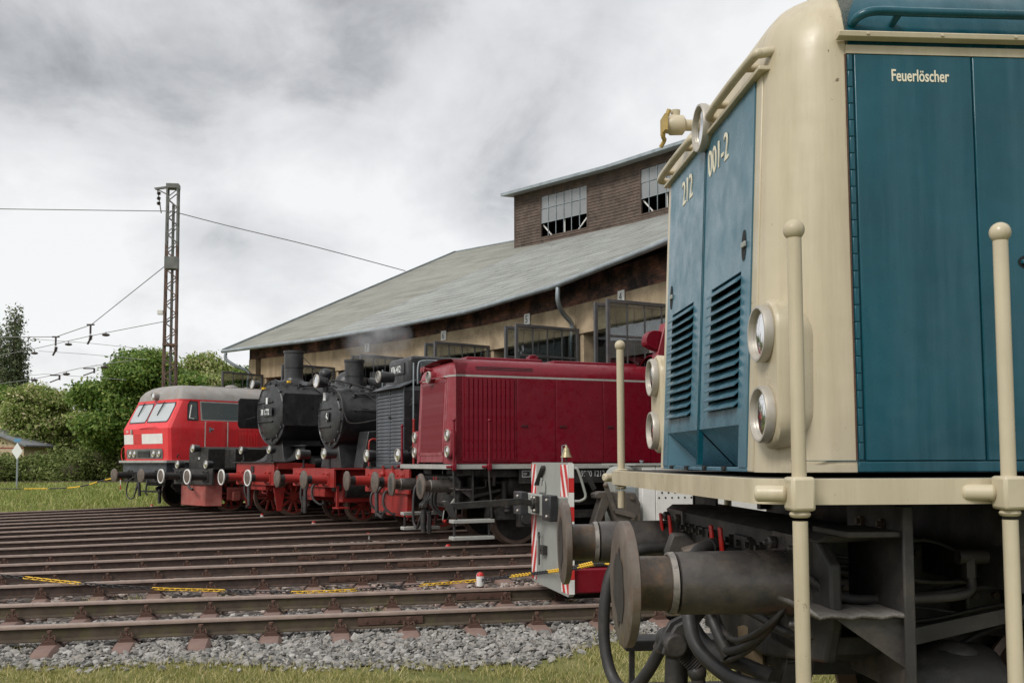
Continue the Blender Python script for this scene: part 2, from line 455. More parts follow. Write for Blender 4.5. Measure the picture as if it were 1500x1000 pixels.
def sleeper_mesh():
    m = MB(); sec = []
    for y, dz, w in ((-1.27,-.10,.15),(-1.21,-.045,.20),(-1.10,-.012,.23),(-.9,0,.24),(.9,0,.24),(1.10,-.012,.23),(1.21,-.045,.20),(1.27,-.10,.15)):
        t = w*.30
        sec.append([(-w/2,y,-.27),(-w/2*.86,y,-.195+dz),(-t,y,-.164+dz),(t,y,-.164+dz),(w/2*.86,y,-.195+dz),(w/2,y,-.27)])
    m.grid(sec); return m.mesh('sleeper', 'steel sleeper', 30)
sleeper_me = sleeper_mesh()
def fastening_mesh():
    m = MB(); m.box(-.065,.065,-.155,.155,-.166,-.152)
    for s in (-1, 1):
        m.box(-.035,.035, s*.06 if s>0 else -.105, .105 if s>0 else s*.06, -.150, -.118)
        m.box(-.055,.055, s*.125-.010, s*.125+.010, -.150, -.130)
        m.lathe([(0,.014),(.05,.014),(.05,.024),(.075,.024)], (0, s*.085, -.12), (0,0,1), 6)
        m.tube([(-.055,s*.118,-.125),(-.045,s*.105,-.085),(-.025,s*.095,-.105),(0,s*.085,-.11),(.025,s*.095,-.105),(.045,s*.105,-.085),(.055,s*.118,-.125)], .008, 5)
    return m.mesh('rail_fastening', 'fastening rust', 30)
fast_me = fastening_mesh()
TRK = [('A','railway track under the blue and cream diesel locomotive'),
       ('B','nearest track of the fan with mossy rails, grey ballast shoulder beside the lawn'),
       ('free','empty track behind the yellow and black chain, second from the lawn'),
       ('C','track under the dark red diesel locomotive with grey platform edge'),
       ('D','track under the black shunter with shuttered front'),
       ('E','track under the steam locomotive with the 6 on its smokebox door'),
       ('F','track under the steam locomotive with smoke deflectors'),
       ('G','track under the low black tender with white ringed buffers'),
       ('H','farthest track of the fan, under the bright red diesel locomotive')]
for k, lab in TRK:
    t = thing('railway_track', lab, 'railway track', (TX, TY, 0), R(ANG[k]), 'tracks fanning out of the turntable')
    near = k in ('A', 'B')
    for s in (-1, 1):
        link('rail', rail_moss if near else rail_me, t, (0, s*.7525, 0))
    fine = k in ('B', 'free', 'C')
    r0 = {'B': 35.25}.get(k, 35.0+.2*len(lab) % .6); n0 = -16 if k != 'A' else -4
    for i in range(n0, 17):
        r_ = r0 + .655*i
        if not 24 < r_ < 47: continue
        sl = link('sleeper', sleeper_me, t, (r_, random.uniform(-.02,.02), random.uniform(-.004,.003)), (0,0,random.uniform(-.012,.012)))
        if fine and 30 < r_ < 44:
            for s in (-1, 1):
                link('rail_fastening', fast_me, sl, (0, s*.7525, 0))
    # rail joint bars seen on the nearer rails
    if fine:
        for s, rj in ((-1, 38.35), (1, 39.6)):
            m = MB()
            for q in (-1, 1): m.box(rj-.32, rj+.32, s*.7525+q*.022-.012, s*.7525+q*.022+.012, -.122, -.05)
            for b in range(4): m.cyl((rj-.24+b*.16, s*.7525-.045, -.086), (rj-.24+b*.16, s*.7525+.045, -.086), .016, 6)
            m.build('joint_bar', 'fastening rust', t)

# --- loose stones: one mesh per mass
def ico():
    p = (1+5**.5)/2
    v = np.array([(-1,p,0),(1,p,0),(-1,-p,0),(1,-p,0),(0,-1,p),(0,1,p),(0,-1,-p),(0,1,-p),(p,0,-1),(p,0,1),(-p,0,-1),(-p,0,1)], float)
    v /= np.linalg.norm(v[0])
    f = np.array([(0,11,5),(0,5,1),(0,1,7),(0,7,10),(0,10,11),(1,5,9),(5,11,4),(11,10,2),(10,7,6),(7,1,8),(3,9,4),(3,4,2),(3,2,6),(3,6,8),(3,8,9),(4,9,5),(2,4,11),(6,2,10),(8,6,7),(9,8,1)])
    return v, f
def np_mesh(name, V, F, matn, smooth=False, ang=None):
    me = bpy.data.meshes.new(name); nf, k = F.shape
    me.vertices.add(len(V)); me.vertices.foreach_set('co', V.astype(np.float32).ravel())
    me.loops.add(nf*k); me.loops.foreach_set('vertex_index', F.astype(np.int32).ravel())
    me.polygons.add(nf); me.polygons.foreach_set('loop_start', np.arange(0, nf*k, k, dtype=np.int32))
    me.update(calc_edges=True); me.validate()
    me.materials.append(MATS[matn])
    if smooth: me.shade_smooth()
    else: me.shade_flat()
    return me
def rot_mats(n):
    q = rng.normal(size=(n, 4)); q /= np.linalg.norm(q, axis=1)[:, None]; w, x, y, z = q.T
    return np.stack([1-2*(y*y+z*z),2*(x*y-z*w),2*(x*z+y*w),2*(x*y+z*w),1-2*(x*x+z*z),2*(y*z-x*w),2*(x*z-y*w),2*(y*z+x*w),1-2*(x*x+y*y)], 1).reshape(n,3,3)
def lying(n, tilt=.38):
    a = rng.uniform(0, 2*np.pi, n); b = rng.normal(scale=tilt, size=n); c = rng.normal(scale=tilt, size=n); o = np.zeros(n); i = np.ones(n)
    f = lambda *r: np.stack(r, 1).reshape(n, 3, 3)
    Z = f(np.cos(a),-np.sin(a),o,np.sin(a),np.cos(a),o,o,o,i); X = f(i,o,o,o,np.cos(b),-np.sin(b),o,np.sin(b),np.cos(b)); Y = f(np.cos(c),o,np.sin(c),o,i,o,-np.sin(c),o,np.cos(c))
    return X@Y@Z
def stones(name, P, size, matn):
    n = len(P); v, f = ico()
    base = np.stack([v*(1+rng.normal(scale=.27, size=(12,1))) for _ in range(12)])
    # planar chips: squash along random directions so that the stones get flat broken faces
    S = rng.uniform(.5, 1.25, size=(n,1,3))*size[:,None,None]; S[:,0,2] *= .62
    W = base[rng.integers(0, 12, n)]*S
    W = np.einsum('nij,nkj->nki', lying(n), W) + P[:, None, :]
    F = (f[None] + (np.arange(n)*12)[:, None, None]).reshape(-1, 3)
    return link(name, np_mesh(name, W.reshape(-1,3), F, matn))
def stone_mat(name, cols):
    m = bpy.data.materials.new(name); m.use_nodes = True; t = m.node_tree; b = t.nodes['Principled BSDF']; L = t.links.new
    g = N(t, 'ShaderNodeNewGeometry'); rp = N(t, 'ShaderNodeValToRGB')
    els = rp.color_ramp.elements; els[0].color = (*cols[0],1); els[1].color = (*cols[-1],1)
    for i, c in enumerate(cols[1:-1]): els.new((i+1)/(len(cols)-1)).color = (*c,1)
    L(g.outputs['Random Per Island'], rp.inputs[0])
    tcn = N(t, 'ShaderNodeTexCoord'); n = N(t, 'ShaderNodeTexNoise'); n.inputs['Scale'].default_value = 45; n.inputs['Detail'].default_value = 4; L(tcn.outputs['Object'], n.inputs['Vector'])
    mx = N(t, 'ShaderNodeMix', data_type='RGBA', blend_type='MULTIPLY'); mx.inputs[0].default_value = .6
    L(rp.outputs[0], mx.inputs[6]); 
    r2 = N(t, 'ShaderNodeMapRange'); L(n.outputs[0], r2.inputs[0]); r2.inputs[1].default_value=.3; r2.inputs[2].default_value=.7; r2.inputs[3].default_value=.55; r2.inputs[4].default_value=1.35
    cc = N(t, 'ShaderNodeCombineColor'); [L(r2.outputs[0], cc.inputs[i]) for i in range(3)]; L(cc.outputs[0], mx.inputs[7]); L(mx.outputs[2], b.inputs['Base Color'])
    b.inputs['Roughness'].default_value = .85; MATS[name] = m
stone_mat('grey stone', [(.13,.124,.114),(.215,.207,.193),(.30,.29,.273),(.25,.228,.20),(.39,.38,.36)])
stone_mat('brown stone', [(.16,.11,.088),(.25,.18,.148),(.33,.25,.21),(.30,.265,.24),(.42,.36,.32)])
def track_frame(P, a):
    d = P - np.array([TX, TY]); c, s = math.cos(R(a)), math.sin(R(a))
    return d@np.array([c,s]), d@np.array([-s,c])
def clear_of_sleepers(P, a, r0, marg=.11):
    x, y = track_frame(P, a); k = np.abs((x-r0+.3275) % .655-.3275)
    rails = np.abs(np.abs(y)-.7525) < .075
    return ~(((k < marg) & (np.abs(y) < 1.22)) | rails)
# grey ballast in and beside the nearest track
n = 50000
P = np.stack([rng.uniform(-7.5, 3.2, n), rng.uniform(8.2, 12.6, n)], 1)
x, y = track_frame(P, ANG['B']); ed = np.array([edge(q) for q in P[:,0]])
keep = (P[:,1] > ed + rng.normal(scale=.17, size=n)) & (y < .66) & clear_of_sleepers(P, ANG['B'], 35.25)
P = P[keep]; y = y[keep]; ed = ed[keep]
sz = rng.gamma(8, .0032, len(P)).clip(.012,.046); far_ = np.clip((P[:,1]-ed)/.5, 0, 1)
z = -.238 + .030*far_ + rng.uniform(-.010, .022, len(P))*(.4+.6*far_)
z = np.where(np.abs(y) < .7, z-.012, z)
kind(stones('grey_ballast', np.column_stack([P, z]), sz, 'grey stone'), 'stuff')
bpy.data.objects['grey_ballast']['label'] = 'loose grey crushed stone in and beside the nearest track'
# brownish stones between the tracks behind
n = 15000
a_ = rng.uniform(13.8, 30, n); r_ = rng.uniform(30, 46, n)
P = np.stack([TX + r_*np.cos(np.radians(a_)), TY + r_*np.sin(np.radians(a_))], 1)
keep = np.ones(n, bool)
for k, _ in TRK[1:5]: keep &= clear_of_sleepers(P, ANG[k], 35.0, .09)
keep &= track_frame(P, ANG['B'])[1] > .86
keep &= (P[:,0] > -.62*P[:,1])
P = P[keep]; kind(stones('brown_ballast', np.column_stack([P, -.225+rng.uniform(-.01,.03,len(P))]), rng.uniform(.022,.048,len(P)), 'brown stone'), 'stuff')
bpy.data.objects['brown_ballast']['label'] = 'brownish gravel between the tracks of the fan'
n = 16000   # pale chips farther back
a_ = rng.uniform(26, 50, n); r_ = rng.uniform(33, 44, n)
P = np.stack([TX + r_*np.cos(np.radians(a_)), TY + r_*np.sin(np.radians(a_))], 1)
g_ = np.sin(P[:,0]*1.3+1)*np.sin(P[:,1]*.9); P = P[g_ > -.25]
kind(stones('far_ballast', np.column_stack([P, -.215+rng.uniform(-.01,.03,len(P))]), rng.uniform(.03,.06,len(P)), 'grey stone'), 'stuff')
bpy.data.objects['far_ballast']['label'] = 'scattered pale gravel in front of the farther locomotives'

# --- grass
def blades(name, P, hgt, wid, matn, lean=.5):
    n = len(P); a = rng.uniform(0, 2*np.pi, n); l_ = rng.normal(scale=lean, size=(n,2))*hgt[:,None]
    dx = np.stack([np.cos(a), np.sin(a)], 1)*wid[:,None]/2
    b0 = np.column_stack([P[:,:2]-dx, P[:,2]]); b1 = np.column_stack([P[:,:2]+dx, P[:,2]])
    m0 = np.column_stack([P[:,:2]-dx*.7+l_*.35, P[:,2]+hgt*.6]); m1 = np.column_stack([P[:,:2]+dx*.7+l_*.35, P[:,2]+hgt*.6])
    tp = np.column_stack([P[:,:2]+l_, P[:,2]+hgt])
    V = np.stack([b0,b1,m1,m0,tp], 1).reshape(-1,3); i = np.arange(n)*5
    F = np.concatenate([np.stack([i,i+1,i+2],1), np.stack([i,i+2,i+3],1), np.stack([i+3,i+2,i+4],1)])
    return link(name, np_mesh(name, V, F, matn))
def leaf_mat(name, cols, rough=.6, trans=.25):
    m = bpy.data.materials.new(name); m.use_nodes = True; t = m.node_tree; b = t.nodes['Principled BSDF']; L = t.links.new
    g = N(t, 'ShaderNodeNewGeometry'); rp = N(t, 'ShaderNodeValToRGB'); els = rp.color_ramp.elements
    els[0].color = (*cols[0],1); els[1].color = (*cols[-1],1)
    for i, c in enumerate(cols[1:-1]): els.new((i+1)/(len(cols)-1)).color = (*c,1)
    L(g.outputs['Random Per Island'], rp.inputs[0]); L(rp.outputs[0], b.inputs['Base Color'])
    b.inputs['Roughness'].default_value = rough; b.inputs['Specular IOR Level'].default_value = .3
    tr = N(t, 'ShaderNodeBsdfTranslucent'); L(rp.outputs[0], tr.inputs[0]); mx = N(t, 'ShaderNodeMixShader'); mx.inputs[0].default_value = trans
    o = t.nodes['Material Output']; L(b.outputs[0], mx.inputs[1]); L(tr.outputs[0], mx.inputs[2]); L(mx.outputs[0], o.inputs[0]); MATS[name] = m
leaf_mat('lawn blade', [(.13,.17,.035),(.22,.235,.06),(.36,.33,.11),(.50,.43,.20),(.60,.52,.28)])
leaf_mat('meadow blade', [(.15,.21,.04),(.22,.27,.06),(.30,.33,.10),(.42,.40,.17)])
n = 150000
P = np.stack([rng.uniform(-7, 5.2, n), rng.uniform(6.6, 10.4, n)], 1)
ed = np.array([edge(q) for q in P[:,0]])
dens = .22 + .60*(np.sin(P[:,0]*2.3+np.sin(P[:,1]*3.1)*1.5)*np.sin(P[:,1]*2.7+P[:,0]*.8) > -.35)
keep = (P[:,1] < ed + rng.normal(scale=.09, size=n)) & (rng.uniform(size=n) < dens)
P = P[keep]
o = blades('lawn_grass', np.column_stack([P, np.full(len(P), GZ-.005)]), rng.gamma(4, .008, len(P))+.010, rng.uniform(.004,.008,len(P)), 'lawn blade', .6)
kind(o, 'stuff'); o['label'] = 'short yellowish lawn in front of the ballast'
n = 60000
P = np.stack([rng.uniform(-46, -9, n), rng.uniform(29, 72, n)], 1)
x, y = track_frame(P, ANG['H'])
keep = (y > 1.3) & (P[:,0] > -.66*P[:,1]) & ~((np.hypot(P[:,0]-TX, P[:,1]-TY) > 46) & (y < 4.5))
P = P[keep]; s_ = rng.gamma(4, .05, len(P))*(P[:,1]/45)+.05
o = blades('meadow_grass', np.column_stack([P, np.full(len(P), GZ)]), np.clip(s_, .05, .5)*.8, rng.uniform(.02,.06,len(P))*P[:,1]/40, 'meadow blade', .5)
kind(o, 'stuff'); o['label'] = 'long meadow grass between the tracks and the hedge'
# a few weeds between the stones
n = 900
P = np.stack([rng.uniform(-6, 3, n), rng.uniform(8.6, 14, n)], 1); g_ = rng.integers(0, 28, n)
c_ = np.stack([rng.uniform(-5.5, 2.5, 28), rng.uniform(8.6, 13.5, 28)], 1); P = c_[g_] + rng.normal(scale=.07, size=(n,2))
o = blades('weeds', np.column_stack([P, np.full(n, -.22)]), rng.uniform(.03,.10,n), rng.uniform(.004,.009,n), 'lawn blade', .6)
kind(o, 'stuff'); o['label'] = 'small weeds sprouting between the ballast stones'
# ================================================================== shared running gear
def buffer(parent, x, y, z=1.05, shaft='greasy shaft', sleeve='buffer sleeve', plate='buffer steel', ring=None, r=.218, L=.6, flange=True, fine=True):
    n = 40 if fine else 24
    m = MB(); m.lathe([(0,.01),(.002,r*.6),(.006,r*.965),(.010,r),(.036,r),(.040,r*.965),(.046,.12)], (x,y,z), (1,0,0), n)
    b = m.build('buffer', plate, parent, ang=30)
    MB().lathe([(.045,.095),(.19,.095)], (x,y,z), (1,0,0), n, False, False).build('shaft', shaft, b)
    MB().lathe([(.172,.098),(.173,.106),(.193,.109),(.195,.100)], (x,y,z), (1,0,0), n, False, False).build('collar', 'scraped ring' if fine else shaft, b)
    m = MB(); m.lathe([(.20,.098),(.204,.107),(.225,.109),(.28,.109),(L-.05,.112),(L-.01,.122)], (x,y,z), (1,0,0), n)
    m.build('sleeve', sleeve, b)
    if fine:
        q = MB(); pr = random.Random(int(y*100)+5); q.add([(x-.0005+.012*(abs(.1)*0), y+(.085+.035*pr.random())*math.cos(2*math.pi*i/22), z-.01+(.105+.045*pr.random())*math.sin(2*math.pi*i/22)) for i in range(22)], [tuple(range(22))]); q.build('grease_mark','grease',b)
    if ring: MB().lathe([(.010,r*.83),(-.001,r*.86),(-.001,r*1.0),(.03,r*1.012)], (x,y,z), (1,0,0), n, False, False).build('painted_ring', ring, b)
    if flange:
        m = MB(); m.box(x+L-.022, x+L+.008, y-.17, y+.17, z-.17, z+.17)
        for i in (-1,1):
            for j in (-1,1):
                m.lathe([(0,.012),(.02,.012),(.02,.026),(.048,.026)], (x+L-.07, y+i*.128, z+j*.128), (1,0,0), 6)
        m.build('flange', sleeve, b, bevel=.006)
    return b
def lamp(parent, name, c, r, d, shell, lens='lamp inside', ax=(-1,0,0), ring='chrome', foot=None, n=28):
    """round lamp: housing behind, bezel, glass and reflector. c = centre of the glass"""
    c = Vector(c); ax = Vector(ax).normalized()
    m = MB(); m.lathe([(-d,r*.86),(-d*.4,r*.98),(-.012,r*1.02),(.004,r*1.0)], c, ax, n, True, False)
    if foot: m.tube([c-ax*d*.5-Vector((0,0,r*.7)), c-ax*d*.5-Vector((0,0,foot))], r*.22, 8); m.box(c.x+d*.5-r*.5, c.x+d*.5+r*.5, c.y-r*.45, c.y+r*.45, c.z-foot-.015, c.z-foot+.01)
    h = m.build(name, shell, parent, ang=45)
    MB().lathe([(-.01,r*1.04),(.012,r*1.05),(.022,r*1.01),(.022,r*.93),(.006,r*.90),(-.004,r*.90)], c, ax, n, False, False).build('bezel', ring, h, ang=60)
    m = MB(); m.lathe([(-.030,.01),(-.026,r*.45),(-.014,r*.75),(-.002,r*.91)], c, ax, n, True, False); m.build('reflector', lens, h, ang=60)
    m = MB(); m.lathe([(.004,r*.91),(.009,r*.6),(.012,r*.25),(.0125,.004)], c, ax, n, False, True); m.build('lens', 'lamp glass', h, ang=60)
    return h
def wheel(parent, x, y, r, rimmat='wheel steel', discmat='underframe black', spokes=0, w=.13):
    s = 1 if y > 0 else -1
    m = MB(); a = (0, s, 0)
    prof = [(-.07,r*.86),(-.07,r+.028),(-.045,r+.03),(-.035,r+.004),(w-.07,r-.004),(w-.07,r*.86)]
    m.lathe(prof, (x,y,r), a, 40, False, False)
    h = m.build('wheel', rimmat, parent, ang=35)
    m = MB()
    if spokes:
        m.lathe([(-.03,r*.87),(.035,r*.87),(.035,r*.80),(-.03,r*.80)], (x,y,r), a, 40, False, False)
        m.lathe([(-.06,r*.2),(.06,r*.2),(.07,r*.12)], (x,y,r), a, 20)
        for i in range(spokes):
            t = 2*math.pi*i/spokes; c, q = math.cos(t), math.sin(t)
            m.obox((x+c*r*.15, y, r+q*r*.15), (x+c*r*.84, y, r+q*r*.84), .05, .07*r/.5, up=(0,1,0))
    else:
        m.lathe([(.02,r*.87),(.015,r*.4),(.05,r*.22),(.055,.02)], (x,y,r), a, 32)
    m.build('wheel_centre', discmat, h, ang=35)
    return h
def hose(parent, pts, r, matn='rubber', name='hose', k=6, n=12):
    m = MB(); P = spline([Vector(p) for p in pts], k); m.tube(P, r, n)
    o = m.build(name, matn, parent, ang=60)
    m = MB()
    for i in (0, -1):
        a = P[i]; b = P[1 if i == 0 else -2]; d = (b-a).normalized()
        m.cyl(a-d*.01, a+d*.05, r*1.25, 12)
    m.each('hose_clamp', 'dusty black', o)
    return o
def bogie(parent, xc, wb=2.2, r=.475):
    """two-axle diesel bogie"""
    for dx in (-wb/2, wb/2):
        for s in (-1, 1): wheel(parent, xc+dx, s*.72, r)
        m = MB(); m.cyl((xc+dx,-.7,r),(xc+dx,.7,r),.085,14); m.build('axle','underframe black',parent)
    for s in (-1, 1):
        m = MB()
        m.prism([(xc-wb/2-.55,.62),(xc-wb/2-.5,.45),(xc+wb/2+.5,.45),(xc+wb/2+.55,.62),(xc+wb/2+.2,.78),(xc+.3,.60),(xc-.3,.60),(xc-wb/2-.2,.78)], s*.98, s*1.06)
        f = m.build('bogie_frame', 'underframe black', parent, bevel=.01)
        for dx in (-wb/2, wb/2):
            q = MB(); q.box(xc+dx-.14, xc+dx+.14, min(s*1.06,s*1.2), max(s*1.06,s*1.2), r-.15, r+.16); q.cyl((xc+dx, s*1.19, r),(xc+dx, s*1.24, r), .11, 14)
            for e_ in (-.3,.3): q.lathe([(0,.07),(.02,.085),(.06,.07),(.09,.085),(.13,.07),(.16,.085),(.2,.07)],(xc+dx+e_, s*1.05, .58),(0,0,1),12)
            q.build('axle_box', 'dusty black', f, bevel=.012)
        q = MB(); q.cyl((xc-wb/2-.35, s*1.02, 1.12),(xc-wb/2-.35, s*1.02, .55), .05, 10); q.build('brake_hanger','dusty black',f)

# ================================================================== class of hood diesel (built twice)
Z0, ZE = 1.435, 2.955            # hood foot, hood eave
def level(z):
    """half width and front position of the hood at height z"""
    if z <= ZE:
        t = (z-Z0)/(ZE-Z0); return 1.0-.015*t, .492+.066*t
    t = (z-ZE)/.325; t = min(1, t); ins = 1-math.sqrt(max(0, 1-t*t)); inf = 1-max(0, 1-t**2.6)**.5
    return .985-.30*ins, .558+.02*t+.30*inf
ZL = [Z0, 1.6, 1.9, 2.2, 2.5, 2.8, ZE] + [ZE+.325*math.sin(R(a)) for a in (12,24,36,48,60,72,82,90)]
def nose_ring(z, xend, rc=.235, n=9):
    w, xf = level(z); pts = []
    r_ = min(rc, w-.05)
    pts.append((xend, -w, z)); pts.append((xf+r_, -w, z))
    for i in range(1, n): 
        a = R(90*i/n); pts.append((xf+r_-r_*math.sin(a), -w+r_-r_*math.cos(a), z))
    for yy in np.linspace(-w+r_, w-r_, 9): pts.append((xf, float(yy), z))
    for i in range(1, n):
        a = R(90*i/n); pts.append((xf+r_-r_*math.cos(a), w-r_+r_*math.sin(a), z))
    pts.append((xf+r_, w, z)); pts.append((xend, w, z))
    return pts
def hood(parent, name, nosemat, bodymat, xs, x1):
    m = MB(); rows = [nose_ring(z, xs) for z in ZL]
    top = rows[-1]; c = (xs, 0)
    for t, dz in ((.75,.012),(.4,.028),(.02,.032)):
        rows.append([(c[0]+(p[0]-c[0])*t if True else 0, p[1]*t, p[2]+dz) for p in top])
    m.grid(rows)
    npt = len(rows[0]); f2 = []
    for i, q in enumerate(m.f):          # leave the front open between the jambs for doors or grille
        lv, k = divmod(min(q), npt)
        if lv < 6 and 10 <= k < 18: continue
        f2.append(q)
    m.f = f2; m.m = [0]*len(f2)
    nz = m.build(name+'_nose', nosemat, parent, ang=50)
    m = MB()
    for s in (-1, 1): front_panel(m, min(s*.705, s*.775), max(s*.705, s*.775), Z0, ZE, -.03, .004)
    front_panel(m, -.705, .705, 2.925, ZE+.004, -.03, .004)
    m.build('jamb', nosemat, nz, bevel=.004)
    MB().add([(.82,-.95,Z0),(.82,.95,Z0),(.82,.93,3.1),(.82,-.93,3.1)], [(0,1,2,3)]).build('engine_bay', 'void', nz)
    m = MB(); sec = [(-level(z)[0], z) for z in ZL]; zt = ZL[-1]; wt = level(zt)[0]
    sec += [(-wt*.75, zt+.012),(-wt*.4, zt+.028),(0, zt+.032),(wt*.4, zt+.028),(wt*.75, zt+.012)] + [(level(z)[0], z) for z in reversed(ZL)]
    m.grid([[(x, y, z) for y, z in sec] for x in (xs, xs+1, x1)])
    m.add([(x1, y, z) for y, z in sec], [tuple(range(len(sec)))])
    m.build(name+'_body', bodymat, parent, ang=50)
def fx(z): return level(z)[1]
def front_panel(m, y0, y1, z0, z1, d0, d1):
    """plate lying on the leaning hood front, from d0 behind to d1 before the surface"""
    v = []
    for d in (d0, d1):
        for y, z in ((y0,z0),(y1,z0),(y1,z1),(y0,z1)): v.append((fx(z)-d, y, z))
    m.add(v, [(3,2,1,0),(4,5,6,7),(0,1,5,4),(1,2,6,5),(2,3,7,6),(3,0,4,7)])
def platform(t, matn, x1=11.7):
    """deck with edge beam carried round the front on rounded corners"""
    m = MB(); ring = []
    rc = .16; xf = .315; w = 1.43
    ring.append((x1, -w)); 
    for i in range(7): a = R(15*i); ring.append((xf+rc-rc*math.sin(a), -w+rc-rc*math.cos(a)))
    for i in range(7): a = R(15*i); ring.append((xf+rc-rc*math.cos(a), w-rc+rc*math.sin(a)))
    ring.append((x1, w))
    def ins(d):
        q = []
        for i, (x, y) in enumerate(ring):
            sy = -1 if y < 0 else 1
            q.append((x + (d if x < xf+rc*.99 else 0)*(1 if abs(y) < w-rc*.9 else .7), y - sy*d*(1 if abs(y) > w-rc*.99 else 0)))
        return q
    rows = [[(x,y,1.345) for x,y in ins(.03)], [(x,y,1.345) for x,y in ring], [(x,y,1.42) for x,y in ring], [(x,y,1.423) for x,y in ins(.02)]]
    m.grid(rows); b = m.build('edge_beam', matn, t, ang=50)
    m = MB(); rg = ins(.018); m.add([(x,y,1.418) for x,y in rg] + [(x,y,1.36) for x,y in rg], [tuple(range(len(rg))), tuple(range(2*len(rg)-1, len(rg)-1, -1))])
    m.build('deck', 'dusty black', t)
    return b
def step_post(t, x, y, matn, zb, lower=None, r=.0225):
    m = MB()
    if not lower: m.tube([(x,y,zb),(x,y,1.30)], r, 14)
    m.tube([(x,y,1.43),(x,y,2.14)], r*.98, 14); m.ball((x,y,2.165), .032, 16, 10)
    o = m.build('handrail_post', matn, t, ang=50)
    s = -1 if y < 0 else 1
    if lower and zb < 1: MB().tube(spline([Vector(p) for p in ((x-.01,y,1.33),(x,y,1.1),(x+.03,y,.8),(x+.045,y,zb))],4), r*.8, 10).build('lower_post','underframe black',o)
    m = MB(); m.box(x-.036,x+.036,y-.04,y+.04,1.330,1.430); m.cyl((x-.03, y-s*.02, 1.38), (x-.115, y-s*.06, 1.38), .025, 16); m.cyl((x,y,1.31),(x,y,1.33),.031,16)
    m.build('post_bracket', matn, o, bevel=.012)
    return o
def underframe(t, rough_detail):
    m = MB()
    m.prism([(-1.14,.82),(-1.2,.95),(-1.2,1.14),(-1.08,1.215),(1.08,1.215),(1.2,1.14),(1.2,.95),(1.14,.82),(.5,.72),(-.5,.72)], .60, .64, 'yz')
    hs = m.build('headstock', 'dusty black', t, bevel=.01)
    m = MB(); m.prism([(.585,1.205),(.625,1.236),(.90,1.236),(.90,1.215),(.66,1.205)], -1.12, 1.12, 'xz'); m.build('headstock_ledge','dusty black',hs, bevel=.012)
    m = MB()
    bolt_me = MB().lathe([(0,.024),(.024,.024),(.024,.013),(.04,.013)], (0,0,0), (-1,0,0), 6).mesh('headstock_bolt','dusty black')
    for y in (-.55,-.42,-.3,.3,.42,.55,-.14,.14,.66,.74):
        for z in (1.03,1.14): link('headstock_bolt', bolt_me, hs, (.60,y,z))
    m.box(.575,.60,-.40,-.22,.98,1.17); m.box(.585,.60,.16,.44,1.0,1.16)
    m.each('mounting_pad', 'dusty black', hs, bevel=.004)
    m = MB(); m.box(.66, 11.5, -.58, .58, .66, 1.18); m.box(1.25, 11.5, -.58, .58, 1.17, 1.33)  # solid core boxes added to block light and keep the underside dark
    m.box(1.15, 11.5, -1.25, -1.19, 1.20, 1.33); m.box(1.15, 11.5, 1.19, 1.25, 1.20, 1.33)
    for x in np.arange(1.2, 11.4, 1.1): m.box(x, x+.05, -1.24, 1.24, 1.05, 1.33)
    m.build('frame', 'underframe black', t)
    bogie(t, 2.95); bogie(t, 8.95)
    m = MB(); m.box(4.7, 7.2, -1.2, 1.2, .5, 1.2); m.build('fuel_tank', 'underframe black', t, bevel=.05)
    for s in (-1, 1):
        # lying air reservoir with pipework behind the steps
        m = MB(); m.lathe([(0,.05),(.02,.16),(.06,.225),(.10,.24),(1.1,.24),(1.16,.2),(1.18,.05)], (1.52, s*.88, 1.06), (1,0,0), 28); rs = m.build('air_reservoir','underframe black',t, ang=40)
        m = MB(); m.lathe([(-.05,.03),(-.01,.045),(0,.075),(.03,.08)], (1.50,s*.99,1.10),(1,0,0),6); m.build('reservoir_nut','greasy shaft',rs)
        m = MB(); m.tube(spline([Vector(p) for p in ((1.47,s*.99,1.10),(1.40,s*.99,1.10),(1.36,s*1.0,1.115),(1.25,s*1.04,1.145),(1.17,s*1.06,1.155),(1.12,s*1.06,1.15))],5), .017, 10)
        m.lathe([(0,.026),(.10,.026)], (1.10,s*1.06,1.15),(1,0,.0),8); m.lathe([(0,.026),(.07,.026)], (1.14,s*1.06,1.08),(0,0,1),6)
        m.tube(spline([Vector(p) for p in ((1.14,s*1.06,1.1),(1.14,s*1.07,1.05),(1.10,s*1.08,1.025),(.98,s*1.08,1.015),(.80,s*1.09,1.015),(.70,s*1.09,1.02),(.62,s*1.10,1.05),(.56,s*1.08,1.10))],5), .016, 10)
        m.build('air_pipe','dusty black',t, ang=60)
        m = MB(); m.tube(spline([Vector(p) for p in ((1.0,s*.7,.70),(1.12,s*.85,.78),(1.22,s*.9,.76),(1.28,s*.9,.66),(1.28,s*.9,.5))],6), .055, 14); m.lathe([(0,.09),(.05,.095),(.2,.08)],(1.28,s*.9,.48),(0,0,1),18); m.build('sand_pipe','underframe black',t, ang=50)
        m = MB(); m.prism([(.85,.82),(1.7,1.0),(1.7,1.04),(.85,.88)], min(s*.98,s*1.0), max(s*.98,s*1.0)); m.build('brace','dusty black',t)
